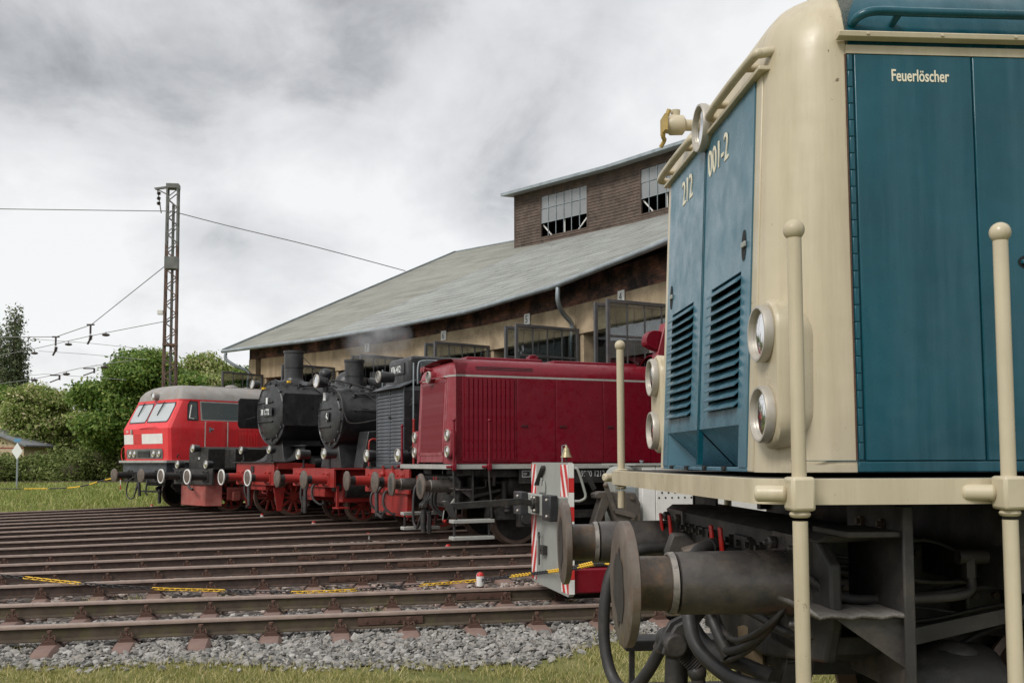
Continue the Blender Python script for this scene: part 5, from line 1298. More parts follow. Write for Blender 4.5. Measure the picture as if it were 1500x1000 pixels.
hose(H,[(.60,.68,.98),(.45,.74,.85),(.40,.78,.50),(.42,.62,.30),(.46,.42,.32),(.48,.30,.55),(.56,.28,.85)],.022)
m = MB(); m.tube([(.50,.0,1.0),(.42,.0,.80),(.44,-.02,.38)],.05,10); m.tube([(.55,-.3,.9),(.46,-.35,.5),(.5,-.4,.42)],.03,8); m.tube([(.55,.25,.9),(.46,.28,.55)],.035,8); m.build('screw_coupling','underframe black',H, ang=60)
m = MB(); m.prism([(1.0,.95),(1.7,.62),(1.7,.52),(1.1,.52),(.9,.7)],-1.2,-1.1); m.box(.75,.95,-.7,.6,.50,.55); m.box(.80,.88,-.6,-.5,.15,.6); m.build('plough','underframe black',H, bevel=.01)
for z in (.55,.9): MB().box(1.5,2.3,-1.48,-1.3,z-.03,z).build('cab_step','dusty black',H)
m = MB(); m.tube([(.90,-1.46,1.53),(.90,-1.50,1.68),(.95,-1.5,1.72)],.018,6); m.build('lamp_iron','dusty black',H)
# ================================================================== ROUNDHOUSE
def brick_mat(name, c1, c2, mort, soot, sc_):
    m = bpy.data.materials.new(name); m.use_nodes = True; t = m.node_tree; b = t.nodes['Principled BSDF']; L = t.links.new
    tcn = N(t,'ShaderNodeTexCoord'); mp = N(t,'ShaderNodeMapping'); L(tcn.outputs['UV'], mp.inputs[0])
    br = N(t,'ShaderNodeTexBrick'); L(mp.outputs[0], br.inputs['Vector'])
    br.inputs['Scale'].default_value = sc_; br.inputs['Color1'].default_value = (*c1,1); br.inputs['Color2'].default_value = (*c2,1); br.inputs['Mortar'].default_value = (*mort,1)
    br.inputs['Brick Width'].default_value = .25; br.inputs['Row Height'].default_value = .075; br.inputs['Mortar Size'].default_value = .008; br.inputs['Bias'].default_value = -.2
    n = N(t,'ShaderNodeTexNoise'); n.inputs['Scale'].default_value = 1.3; n.inputs['Detail'].default_value = 8; n.inputs['Roughness'].default_value = .7; L(tcn.outputs['Object'], n.inputs['Vector'])
    r_ = N(t,'ShaderNodeMapRange'); L(n.outputs[0], r_.inputs[0]); r_.inputs[1].default_value = .40; r_.inputs[2].default_value = .58
    mx = N(t,'ShaderNodeMix',data_type='RGBA'); L(r_.outputs[0], mx.inputs[0]); L(br.outputs['Color'], mx.inputs[6]); mx.inputs[7].default_value = (*soot,1)
    L(mx.outputs[2], b.inputs['Base Color']); b.inputs['Roughness'].default_value = .92
    bp_ = N(t,'ShaderNodeBump'); bp_.inputs['Strength'].default_value = .8; bp_.inputs['Distance'].default_value = .02; L(br.outputs['Fac'], bp_.inputs['Height']); bp_.invert = True; L(bp_.outputs[0], b.inputs['Normal']); MATS[name] = m
brick_mat('sooty brick',(.30,.125,.08),(.11,.06,.05),(.12,.105,.09),(.024,.020,.019),1.0)
brick_mat('wall brick',(.17,.075,.06),(.12,.06,.05),(.16,.14,.12),(.07,.045,.04),1.0)
mat('stained concrete',(.46,.36,.235),.9,var=.22,vs_=1.1,dirt=(.13,.09,.055),da=.75,ds=1.7,dlo=.42,bump=.2,bs=30)
mat('plank shuttered concrete',(.44,.34,.215),.9,var=.18,vs_=1.4,dirt=(.17,.115,.07),da=.8,ds=4,dlo=.42,streak=True,bump=.25,bs=25)
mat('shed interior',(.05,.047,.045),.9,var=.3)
for mn in ('roof sheet','roof felt'):     # every sheet weathers a little differently
    t_ = MATS[mn].node_tree; b_ = t_.nodes['Principled BSDF']; src = b_.inputs['Base Color'].links[0].from_socket
    g_ = N(t_,'ShaderNodeNewGeometry'); r_ = N(t_,'ShaderNodeMapRange'); t_.links.new(g_.outputs['Random Per Island'], r_.inputs[0]); r_.inputs[3].default_value = .86; r_.inputs[4].default_value = 1.12
    h_ = N(t_,'ShaderNodeHueSaturation'); t_.links.new(r_.outputs[0], h_.inputs['Value']); t_.links.new(src, h_.inputs['Color']); t_.links.new(h_.outputs[0], b_.inputs['Base Color'])
def dz(a): return .28*max(0, min(1.25, (33-a)/8))      # the eave lifts towards the older bays
RF = 46.9; RE = 46.2; ZEV = 5.9; RR = 60.85; ZR = 12.4
BND = [9.4,14.7,20.0,25.3,30.6,36.0,41.4,46.8,52.2]
RH = thing('roundhouse','long curved locomotive roundhouse with glazed gates, pale beam and grey roof behind the locomotives','building',(TX,TY,0),0)
def pl(r, a, z=0.0): return Vector((r*math.cos(R(a)), r*math.sin(R(a)), z))
def wall_quad(name, matn, r, a0, a1, z0, z1, th=.3, parent=RH, bev=0.0, uv=False, ang=30):
    """flat wall panel between two radial lines, outer face at radius r (towards the turntable)"""
    p0, p1 = pl(r,a0), pl(r,a1); n_ = ((p0+p1)/2).normalized()
    v = []
    for d in (0, th):
        for p, z in ((p0,z0),(p1,z0),(p1,z1),(p0,z1)): q = p+n_*d; v.append((q.x,q.y,z))
    m = MB(); m.add(v,[(0,1,2,3),(7,6,5,4),(0,4,5,1),(1,5,6,2),(2,6,7,3),(3,7,4,0)])
    o = m.build(name, matn, parent, bevel=bev, ang=ang)
    if uv:
        me = o.data; u = me.uv_layers.new(name='UVMap'); d_ = (p1-p0).normalized()
        for lp_ in me.loops:
            c = me.vertices[lp_.vertex_index].co; u.data[lp_.index].uv = ((Vector((c.x,c.y,0))-p0).dot(d_), c.z)
    return o
def bar(m, r0, a0, z0, r1, a1, z1, w, h): p, q = pl(r0,a0,z0), pl(r1,a1,z1); m.obox(p, q, w, h)
NUM = {3:'4', 4:'5', 5:'6', 6:'7'}
hw = .62/RF/2*180/math.pi      # half a pillar, in degrees
LEAFW = 1.98
pane_me = MB().box(-.225,.225,-.004,.004,-.30,.30).mesh('pane','dusty glass',30)
def gate_leaf(parent, a, side, ajar):
    """glazed steel leaf standing open, hinged on the pillar at angle a; side = +1/-1 beside the radial line"""
    base = pl(RF-.02, a); rad = -pl(1,a); tan = Vector((-math.sin(R(a)), math.cos(R(a)), 0))
    d = (rad + tan*ajar).normalized(); o0 = base + tan*side*.16
    H_ = 4.90; m = MB(); f = .075
    P_ = lambda u, z: o0 + d*u + Vector((0,0,z))
    for u in (f/2, LEAFW-f/2): m.obox(P_(u,.12), P_(u,H_), f, .07, up=tan)
    for z in (.16, H_-f/2): m.obox(P_(f,z), P_(LEAFW-f,z), .07, f)
    lf = m.build('gate_leaf','door frame steel',parent, bevel=.005)
    m = MB()
    for z in (4.12, 3.36, 2.60, 1.84): m.obox(P_(f,z), P_(LEAFW-f,z), .05, .045)
    for i in range(1,4): m.obox(P_(f+(LEAFW-2*f)*i/4,1.84), P_(f+(LEAFW-2*f)*i/4,H_-f), .03, .03, up=tan)
    m.build('glazing_bar','door frame steel',lf)
    m = MB(); m.obox(P_(f,1.0), P_(LEAFW-f,1.0), .03, 1.66); m.build('kick_panel','door frame steel',lf)
    cw = (LEAFW-2*f)/4
    for i in range(4):
        for j, z in enumerate((4.48,3.74,2.98,2.22)):
            o = bpy.data.objects.new('pane', pane_me); col.objects.link(o); o.parent = lf
            c = P_(f+cw*(i+.5), z); o.location = c; o.rotation_euler = (0,0,math.atan2(d.y,d.x)); o.scale = ((cw-.03)/.45, 1, (.70 if j else .68)/.60)
    return lf
for i in range(len(BND)-1):
    a0, a1 = BND[i], BND[i+1]
    wall_quad('brick_band','sooty brick',RF+.02,a0,a1,5.55,6.15+dz(a1),.3,uv=True)
    lt = wall_quad('concrete_lintel','plank shuttered concrete' if i == 7 else 'stained concrete',RF,a0,a1,4.76,5.55,.35,bev=.015)
    for z in np.arange(4.90,5.5,.13):
        pass
    if i in NUM:
        ac = (a0+a1)/2 + .05; p0, p1 = pl(RF,a0), pl(RF,a1); q = p0+(p1-p0)*.5; d_ = (p1-p0).normalized(); n_ = -((p0+p1)/2).normalized()
        m = MB(); c = q+n_*.02; m.add([tuple(c+d_*sx*.14+n_*k+Vector((0,0,5.45+sz*.15))) for k in (0,.02) for sx,sz in ((-1,-1),(1,-1),(1,1),(-1,1))],[(0,1,2,3),(7,6,5,4),(0,4,5,1),(1,5,6,2),(2,6,7,3),(3,7,4,0)])
        np_ = m.build('number_plate','sign white',RH)
        rot = Matrix((tuple(-d_),(0,0,1),tuple(n_))).transposed() @ Matrix(((1,0,0),(0,0,1),(0,-1,0))).transposed().inverted()
        text(NUM[i], .30, 'sign black', np_, c+n_*.022+Vector((0,0,5.345))+d_*.085, 'side', .9, name='gate_number', ext=.001, rotm=rot)
for i, a in enumerate(BND):
    wall_quad('gate_pillar','stained concrete',RF+.03,a-hw,a+hw,-.2,4.76,.45,bev=.02)
    if a > 12:
        if i < len(BND)-1: gate_leaf(RH, a, 1, .05)
        gate_leaf(RH, a, -1, -.05)
wall_quad('corner_wall','plank shuttered concrete',RF,52.2+hw,53.1,-.2,5.55,.35); wall_quad('brick_band','sooty brick',RF+.02,52.2,53.1,5.55,6.15,.3,uv=True)
# end wall, back wall, dark inside
m = MB(); w0, w1 = pl(RF+.02,53.1), pl(68,53.1); sd_ = Vector((math.sin(R(53.1)),-math.cos(R(53.1)),0))*.3
zt = lambda r: ZEV+(r-RE)*.4437-.08 if r < RR else ZR-.08-(r-RR)*.4437
P_ = [(RF+.02,-.2),(68,-.2),(68,zt(68)),(RR,zt(RR)),(RF+.02,zt(RF))]
v = [tuple(pl(r,53.1,z)) for r,z in P_] + [tuple(pl(r,53.1,z)+sd_) for r,z in P_]; m.add(v,[(0,1,2,3,4),(9,8,7,6,5)]+[(k,(k+1)%5,(k+1)%5+5,k+5) for k in range(5)])
ew = m.build('end_wall','wall brick',RH)
u = ew.data.uv_layers.new(name='UVMap')
for lp_ in ew.data.loops: c = ew.data.vertices[lp_.vertex_index].co; u.data[lp_.index].uv = (math.hypot(c.x,c.y), c.z)
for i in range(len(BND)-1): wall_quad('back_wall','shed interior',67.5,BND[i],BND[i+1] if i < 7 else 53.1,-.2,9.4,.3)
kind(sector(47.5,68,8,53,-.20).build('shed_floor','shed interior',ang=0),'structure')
# roof: lapped courses bay by bay
def roof_bay(a0, a1, matn, courses, step):
    m = MB()
    for k in range(courses):
        r0 = RE+(RR-RE)*k/courses; r1 = RE+(RR-RE)*(k+1)/courses + .05; z0 = ZEV+(r0-RE)*.4437+step; z1 = ZEV+(r1-RE)*.4437
        ns = 5; off = random.random()*.5; cuts = [0]+[min(1,(i_+off+.25*random.random())/ns) for i_ in range(1,ns)]+[1]
        for c0, c1 in zip(cuts[:-1], cuts[1:]):
            j0 = step*random.uniform(.6,1.5); q0 = lambda r_, c, z_: pl(r_,a0,z_)+(pl(r_,a1,z_)-pl(r_,a0,z_))*c+Vector((0,0,(dz(a0)*(1-c)+dz(a1)*c)*(RR-r_)/(RR-RE)))
            p = [q0(r0,c0,z0-step+j0),q0(r0,c1,z0-step+j0),q0(r1,c1,z1),q0(r1,c0,z1)]; b_ = [q-Vector((0,0,j0+.004)) for q in p]
            m.add([tuple(q) for q in p+b_],[(0,1,2,3),(4,5,1,0),(1,5,6,2),(3,7,4,0)])
    o = m.build('roof_bay',matn,RH,ang=20)
    m = MB(); p = [pl(RR,a0,ZR),pl(RR,a1,ZR),pl(69,a1,ZR-(69-RR)*.4437),pl(69,a0,ZR-(69-RR)*.4437)]; m.add([tuple(q) for q in p],[(0,1,2,3)])
    p = [pl(RE+.1,a0,ZEV-.02+dz(a0)),pl(RE+.1,a1,ZEV-.02+dz(a1)),pl(RR,a1,ZR-.15),pl(RR,a0,ZR-.15)]; m.add([tuple(q) for q in p],[(0,1,2,3)]); m.build('rear_roof',matn,o)
for i in range(len(BND)-1):
    a1 = BND[i+1] if i < 7 else 54.0
    if i == 7: roof_bay(BND[i],a1,'roof felt',30,.006)
    else: roof_bay(BND[i],a1,'roof sheet',30,.022)
m = MB(); m.obox(pl(RE,54.02,ZEV),pl(RR,54.02,ZR),.06,.16); m.build('verge_board','galvanised',RH)
m = MB(); m.obox(pl(RR,54.0,ZR+.02),pl(RR,46.8,ZR+.02),.12,.05); m.build('ridge_cap','galvanised',RH)
for i in range(len(BND)-1):
    a1 = BND[i+1] if i < 7 else 54.0
    m = MB(); p0 = pl(RE-.05,BND[i],ZEV-.03+dz(BND[i])); p1 = pl(RE-.05,a1,ZEV-.03+dz(a1)); m.tube([p0,p1],.07,12); m.build('gutter','galvanised',RH,ang=60)
    m = MB(); m.obox(pl(RE+.10,BND[i],ZEV-.01+dz(BND[i])),pl(RE+.10,a1,ZEV-.01+dz(a1)),.04,.07); m.build('fascia','weathered plank',RH)
for a, aa in ((30.2,30.6),(53.7,52.95)):
    m = MB(); P_ = [pl(RE-.05,a,ZEV-.10+dz(a)),pl(RE-.05,a,ZEV-.35),pl(RE+.20,(a+aa)/2,ZEV-.62),pl(RF-.12,aa,ZEV-.85),pl(RF-.12,aa,ZEV-1.2),pl(RF-.12,aa,2.5),pl(RF-.12,aa,-.1)]
    m.tube(spline(P_[:5],4)+P_[5:],.062,12); dp = m.build('drainpipe','galvanised',RH,ang=60)
    m = MB(); m.lathe([(0,.075),(.06,.075)],P_[5],(0,0,1),12); m.lathe([(0,.075),(.06,.075)],P_[4]-Vector((0,0,.2)),(0,0,1),12); m.each('pipe_clip','galvanised',dp)
# clerestory with lapped boards and windows
RM = 58.55; MBND = [14.0,20.4,25.9,31.4,36.9,42.5,48.4]; ZM0, ZM1 = 11.22, 13.93
for i in range(len(MBND)-1):
    a0, a1 = MBND[i], MBND[i+1]; p0, p1 = pl(RM,a0), pl(RM,a1); L_ = (p1-p0).length; d_ = (p1-p0)/L_; n_ = -((p0+p1)/2).normalized()
    if i < 2: wall_quad('clerestory_wall','weathered plank',RM,a0,a1,ZM0,ZM1,.15); continue
    w0, w1 = L_*.5-.30-1.05, L_*.5-.30+1.05
    if i == 5: w0, w1 = 1.58, 4.38
    if i == 4: w0, w1 = 1.53, 4.30
    zw0, zw1 = 11.62, 13.56
    rows_ = 20; hgt = (ZM1-ZM0)/rows_
    for k in range(rows_):
        z0 = ZM0+k*hgt; z1 = z0+hgt+.015
        segs = [(0,L_)] if (z1 < zw0+.05 or z0 > zw1-.05) else [(0,w0),(w1,L_)]
        for s0, s1 in segs:
            m = MB(); jit = random.uniform(0,.008); v = []
            for s_ in (s0,s1):
                for off, z in ((.035+jit,z0),(.008+jit,z1),(-.012,z1),(-.012,z0)): q = p0+d_*s_+n_*off; v.append((q.x,q.y,z))
            m.add(v,[(0,1,2,3),(7,6,5,4),(0,4,5,1),(1,5,6,2),(2,6,7,3),(3,7,4,0)]); m.build('plank','weathered plank',RH,ang=20)
    Q = lambda s_, z, off=.0: p0+d_*s_+n_*off+Vector((0,0,z))
    m = MB()
    for s_ in (w0,w1): m.obox(Q(s_,zw0-.04),Q(s_,zw1+.04),.06,.09,up=n_)
    for z in (zw0,zw1): m.obox(Q(w0,z),Q(w1,z),.09,.06)
    wn = m.build('clerestory_window','weathered plank',RH)
    m = MB()
    for j in range(1,6): m.obox(Q(w0+(w1-w0)*j/6,zw0+.03,.01),Q(w0+(w1-w0)*j/6,zw1-.03,.01),.025,.03,up=n_)
    hz = [zw0+(zw1-zw0)*q for q in (.345,.69)]
    for z in hz: m.obox(Q(w0+.03,z,.01),Q(w1-.03,z,.01),.03,.025)
    m.build('glazing_bar','galvanised',wn)
    m = MB(); mid = (w0+w1)/2
    m.obox(Q(w0+.05,zw0+.58,-.12),Q(w0+.62,zw0+.08,-.12),.05,.05); m.obox(Q(w1-.05,zw0+.62,-.12),Q(w1-.55,zw0+.08,-.12),.05,.05); m.obox(Q(mid+.06,zw0+.05,-.12),Q(mid+.06,zw0+.66,-.12),.06,.06); m.each('window_brace','white paint',wn)
    zs = [hz[0],hz[1],zw1-.03]
    for j in range(6):
        for k in range(2):
            s0 = w0+(w1-w0)*j/6+.02; s1 = w0+(w1-w0)*(j+1)/6-.02; tilt = random.uniform(-.012,.012)
            m = MB(); m.add([tuple(Q(s0,zs[k]+.015,-.005)),tuple(Q(s1,zs[k]+.015,-.005+tilt)),tuple(Q(s1,zs[k+1]-.015,-.005)),tuple(Q(s0,zs[k+1]-.015,-.005-tilt))],[(0,1,2,3)]); m.build('pane','wired glass',wn)
# clerestory end, inside screen and roof
e0, e1 = pl(RM,48.4), pl(63.2,48.4)
m = MB(); m.add([(*e0.xy,ZM0),(*e1.xy,ZM0-.3),(*e1.xy,ZM1),(*((e0+e1)/2).xy,ZM1+.45),(*e0.xy,ZM1)],[(0,1,2,3,4)]); m.build('clerestory_end','weathered plank',RH)
m = MB(); m.obox(Vector((*e0.xy,ZM0-.1)),Vector((*e0.xy,ZM1)),.16,.10); m.build('corner_board','weathered plank',RH)
for i in range(len(MBND)-1):
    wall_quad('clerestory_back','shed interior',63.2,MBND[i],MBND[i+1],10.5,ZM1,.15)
    a0, a1 = MBND[i], MBND[i+1] if i < 5 else 48.75
    ZP = ZM1+.40; RMid = 60.9
    m = MB(); r0, r1 = RM-.55, 63.8; v = []
    for dz in (0,-.09):
        for r, z in ((r0,ZM1-.02),(RMid,ZP),(r1,ZM1-.02)):
            for a in (a0,a1): v.append(tuple(pl(r,a,z+dz)))
    m.add(v,[(0,1,3,2),(2,3,5,4),(6,8,9,7),(8,10,11,9),(0,6,7,1),(1,7,9,3),(3,9,11,5),(4,5,11,10),(0,2,8,6),(2,4,10,8)]); m.build('clerestory_roof','roof sheet',RH,ang=15)
    m = MB(); m.obox(pl(r0-.03,a0,ZM1-.05),pl(r0-.03,a1,ZM1-.05),.10,.13); m.build('clerestory_gutter','galvanised',RH)
# ================================================================== TREES, HEDGE, MAST, SMALL THINGS
leaf_mat('chestnut leaf',[(0.057,0.120,0.021),(0.100,0.187,0.031),(0.150,0.247,0.046),(0.227,0.323,0.069),(0.325,0.374,0.101)],.5,.35)
leaf_mat('pale leaf',[(0.122,0.187,0.040),(0.195,0.270,0.061),(0.268,0.337,0.086),(0.374,0.406,0.144),(0.683,0.600,0.374)],.5,.35)
leaf_mat('hedge leaf',[(0.090,0.127,0.034),(0.146,0.196,0.052),(0.212,0.263,0.079),(0.293,0.323,0.122)],.55,.35)
leaf_mat('poplar leaf',[(0.065,0.092,0.043),(0.098,0.134,0.063),(0.146,0.180,0.086),(0.212,0.233,0.122)],.5,.3)
def leaves(n_, C, S, matn, per, size, parent, name='crown', shell=.55, droop=.0, zflat=1.0):
    """n_ clumps of leaf faces on and in the ellipsoids C (centres) with radii S"""
    k = rng.integers(0, len(C), n_) if len(C) > 1 else np.zeros(n_, int)
    wts = np.array([s[0]*s[1]+s[1]*s[2] for s in S]); k = rng.choice(len(C), n_, p=wts/wts.sum())
    d = rng.normal(size=(n_,3)); d /= np.linalg.norm(d,axis=1)[:,None]; rad = (shell+(1-shell)*rng.uniform(size=n_)**.6)*(1+.10*rng.normal(size=n_))
    c = np.array(C)[k] + d*rad[:,None]*np.array(S)[k]
    c = np.repeat(c, per, 0); N_ = len(c)
    c = c + rng.normal(size=(N_,3))*size*np.array([1.6,1.6,1.1])
    nrm = np.repeat(d, per, 0)*.7 + rng.normal(size=(N_,3))*.75 + np.array([0,0,.45]); nrm /= np.linalg.norm(nrm,axis=1)[:,None]
    t1 = np.cross(nrm, rng.normal(size=(N_,3))); t1 /= np.linalg.norm(t1,axis=1)[:,None]; t2 = np.cross(nrm,t1)
    s_ = size*rng.uniform(.55,1.25,size=(N_,1)); a, b = t1*s_, t2*s_*.62
    V = np.stack([c-a*.9, c+b*.75+a*.1-nrm*s_*.12, c+a, c-b*.75+a*.1-nrm*s_*.12],1).reshape(-1,3); i = np.arange(N_)*4
    F = np.stack([i,i+1,i+2,i+3],1)
    o = link(name, np_mesh(name, V, F, matn), parent); return o
def tree(label, x, y, h, w, matn, seed, n_=2600, per=7, size=.26, lobes=15, trunk_h=None, narrow=False, cat='tree'):
    global rng
    rng = np.random.default_rng(seed); rd = random.Random(seed)
    t = thing('broadleaf_tree' if not narrow else 'poplar_tree', label, cat, (x,y,GZ), 0, 'trees beyond the yard')
    C = []; S = []; th = trunk_h or h*.22
    for i in range(lobes):
        q = (i+.5)/lobes; zc = th+(h-th)*(.12+.80*q); ww = w*math.sin(math.pi*min(.93,.22+.70*q))**.8
        a = rd.uniform(0,6.28); rr_ = ww*rd.uniform(.35,.80); sr = ww*rd.uniform(.28,.50) if not narrow else ww*.45
        C.append((rr_*math.cos(a),rr_*math.sin(a),zc)); S.append((sr,sr,(h-th)*rd.uniform(.08,.15)))
    C.append((0,0,th+(h-th)*.45)); S.append((w*.55,w*.55,(h-th)*.38)); C.append((0,0,h*.86)); S.append((w*.38,w*.38,h*.13))
    m = MB(); m.tube([(0,0,-.1),(.05*w,0,th),(0,.05*w,h*.55),(0,0,h*.85)],[.045*h*.6,.012*h],10)
    tk = m.build('trunk','bark',t,ang=60)
    for c in C[:lobes]: 
        m = MB(); m.tube(spline([Vector((0,0,max(th*.8,c[2]*.55))),Vector((c[0]*.4,c[1]*.4,c[2]*.75)),Vector(c)],4),[.012*h,.004*h],6); m.build('limb','bark',tk,ang=60)
    leaves(n_, C, S, matn, per, size, t)
    return t
def W(px, Y): return (px-750)/1446*Y
tree('dark chestnut tree with dense crown left of the lattice mast',W(198,82),82,11.2,5.6,'chestnut leaf',11,7980,8,0.198)
tree('pale flowering chestnut tree partly behind the gable roof',W(48,92),92,8.9,5.6,'pale leaf',12,6840,8,0.198)
tree('green tree right of the lattice mast against the roundhouse end',W(292,86),86,11.2,5.0,'pale leaf',13,6840,8,0.198)
tree('lower green tree between mast and roundhouse corner',W(350,92),92,10.6,5.0,'chestnut leaf',14,4940,8,0.198)
tree('small bright tree between the two chestnuts',W(128,96),96,6.6,4.6,'chestnut leaf',15,4560,8,0.198)
tree('dark tree at the left edge below the poplar',W(-20,98),98,9.5,5.5,'chestnut leaf',16,4560,8,0.211)
tree('dark green tree between chestnut and mast, lower than both',W(248,95),95,9.2,4.6,'chestnut leaf',19,4560,8,0.198)
def poplar():
    global rng
    rng = np.random.default_rng(5); x, y = W(12,104), 104
    t = thing('poplar_tree','tall slender poplar at the left edge of the picture','tree',(x,y,GZ),0,'trees beyond the yard')
    rd = random.Random(4); m = MB(); m.tube([(0,0,-.1),(0,0,6),(.2,0,17)],[.35,.08],8); tk = m.build('trunk','bark',t,ang=60); C = []; S = []
    for i in range(17):
        a = rd.uniform(0,6.28); r0 = rd.uniform(.2,2.2); top = 18.6-1.5*r0-rd.uniform(0,3.5); z0 = rd.uniform(3,7); L_ = top-z0
        dx, dy = math.cos(a)*r0, math.sin(a)*r0
        MB().tube([(0,0,z0*.6),(dx*.7,dy*.7,z0+L_*.4),(dx*1.1,dy*1.1,top)],[.09,.02],6).build('limb','bark',tk,ang=60)
        for q in np.linspace(.1,1,9): C.append((dx*(.6+.5*q)+rd.uniform(-.1,.1),dy*(.6+.5*q),z0+L_*q)); S.append((.42*(1.15-q*.75),.42*(1.15-q*.75),L_*.075))
    leaves(2300,C,S,'poplar leaf',6,.20,t,shell=.2)
poplar()
# bramble hedge behind the far track
rng = np.random.default_rng(31); rd = random.Random(3)
hg = thing('hedge','wide bramble hedge in front of the trees, left of the red diesel','hedge',(0,0,GZ))
C = []; S = []
for i in range(60):
    q = i/59; X = -62+52*q + rd.uniform(-.4,.4); Y = 84+rd.uniform(-1.2,2.5); hh = (2.6 if X > -42 else 2.25)+.5*math.sin(X*.35)+rd.uniform(-.3,.5)+(1.0 if -36 < X < -26 else 0)
    C.append((X,Y,hh*.45)); S.append((1.5+rd.uniform(0,.6),1.5,hh*.6))
leaves(15000,C,S,'hedge leaf',8,.165,hg,name='foliage',shell=.72)
m = MB()
for i in range(60): c = C[i]; m.ball((c[0],c[1]+.4,c[2]*.8),1.0,8,5,(1.2,.8,c[2]*.85))
m.build('branches','bark',hg)
# grassy bank behind hides the horizon
rng = np.random.default_rng(41)
wd = leaves(7000,[(-70+9*i,112+6*math.sin(i*1.7),2.6+1.2*math.sin(i*2.3)) for i in range(20)],[(6.5,3,3.4)]*20,'chestnut leaf',8,.36,None,name='distant_wood',shell=.75)
kind(wd,'stuff'); wd['label'] = 'far belt of trees closing the horizon behind the yard'
rng = np.random.default_rng(42)

# --- lattice mast
MX, MY = -16.78, 48.0
MT = thing('lattice_mast','tall rusty lattice steel mast with bracket at its grey top','mast',(MX,MY,GZ),R(8))
Hm = 15.45; hwid = lambda z: .31-.06*z/Hm
for sx in (-1,1):
    for sy in (-1,1):
        for z0, z1, mm in ((0,12.4,'mast rust'),(12.4,Hm,'mast grey')):
            m = MB(); a, b = hwid(z0), hwid(z1); m.obox((sx*a,sy*.20,z0),(sx*b,sy*.20,z1),.075,.075); m.build('leg',mm,MT)
nb = 34
for i in range(nb):
    z0 = .2+(Hm-.5)*i/nb; z1 = .2+(Hm-.5)*(i+1)/nb; mm = 'mast rust' if z1 < 12.4 else 'mast grey'
    for sy in (-1,1):
        s = 1 if i%2 else -1; m = MB(); m.obox((-s*hwid(z0),sy*.24,z0),(s*hwid(z1),sy*.24,z1),.05,.012,up=(0,1,0)); m.build('lacing_bar',mm,MT)
    for sx in (-1,1):
        s = 1 if i%2 else -1; m = MB(); m.obox((sx*hwid(z0),-s*.2,z0),(sx*hwid(z1),s*.2,z1),.012,.05,up=(0,1,0)); m.build('lacing_bar',mm,MT)
for z, w in ((11.2,.8),(7.4,.10),(5.2,.10)):
    m = MB(); m.box(-hwid(z)-.04,hwid(z)+.04,-.27,.27,z,z+(.6 if z > 11 else w)); m.build('gusset_plate','mast grey' if z > 11 else 'mast rust',MT)
MB().tube([(.02,.05,0),(.02,.05,Hm-1)],.07,8).build('conduit','mast grey',MT)
m = MB(); m.box(-.30,.30,-.25,.25,Hm-.22,Hm); m.build('mast_head','mast grey',MT)
m = MB(); m.obox((-.3,0,Hm-.15),(-.85,0,Hm-.25),.12,.10); m.obox((-.75,0,Hm-.25),(-.55,0,Hm-1.45),.05,.05); m.obox((-.3,0,Hm-.5),(-.9,0,Hm-.2),.05,.05); m.build('bracket','mast grey',MT)
for z in (Hm-.55,Hm-.8,Hm-1.05): 
    MB().lathe([(0,.05),(.05,.11),(.08,.05),(.12,.11),(.16,.05)],(-.68,0,z),(0,0,1),10).build('insulator','insulator',MT)
m = MB(); m.box(-.62,-.36,-.12,.12,8.95,9.15); m.build('mast_lamp','white paint',MT)
# --- overhead wires
def Pw(px, py, Y):
    import math as _m
    v = ((500-py)/1446 + .0564); return Vector(((px-750)/1446*Y*1.0, Y, 1.479 + ((675-py)/1446)*Y*1.0))
def wire(label, pts, r=.018, grp='overhead wires left of the mast'):
    m = MB(); m.tube(pts, r, 6); o = m.build('overhead_wire','wire',None,ang=60); return tag(o,label,'wire',grp)
hd_ = Pw(243,302,48)
wire('feeder wire running left from the mast head',[Pw(-250,292,50),Pw(0,298,49),hd_],.022)
wire('feeder wire sagging from the mast head to the roundhouse roof',spline([hd_,Pw(330,325,49),Pw(460,357,51),Pw(592,393,55)],5),.022)
wire('span wire rising from the left edge to the middle of the mast',[Pw(-200,490,62),Pw(75,490,60),Pw(127,472,57),Pw(245,376,48.2)],.024)
wire('lower span wire with lamps reaching the mast',spline([Pw(-150,534,64),Pw(0,516,62),Pw(125,489,57),Pw(243,466,48.2)],4),.018)
wire('lowest span wire ending behind the chestnut tree',spline([Pw(-100,570,64),Pw(40,553,62),Pw(110,537,58),Pw(190,525,52)],4),.018)
wire('contact wire crossing above the pale tree',[Pw(30,548,66),Pw(60,545,64),Pw(180,554,60)],.014)
wire('thin catenary wire left of the mast, above the chestnuts',[Pw(40,493,66),Pw(120,499,62),Pw(240,512,56)],.014)
wire('second thin catenary wire, lower and parallel',[Pw(50,511,66),Pw(110,515,62),Pw(210,524,56)],.014)
for (px,py,Y), lab in (((75,490,60),'hanging insulator on the span wire, left one'),((126,472,57),'hanging insulator on the span wire, one nearer the mast')):
    t = thing('hanging_insulator',lab,'insulator',Pw(px,py,Y),0,'insulators on the span wire')
    m = MB(); m.box(-.22,.22,-.04,.04,-.04,.04); m.tube([(0,0,0),(0,0,-.55)],.06,8); m.build('hanger','insulator',t)
    m = MB(); m.lathe([(0,.05),(.05,.12),(.10,.06),(.15,.12),(.20,.06),(.25,.12),(.3,.05)],(0,0,-.9),(.15,0,1),10); m.tube([(0,0,-.85),(-.16,0,-1.15)],.06,8); m.build('insulator_body','insulator',t)
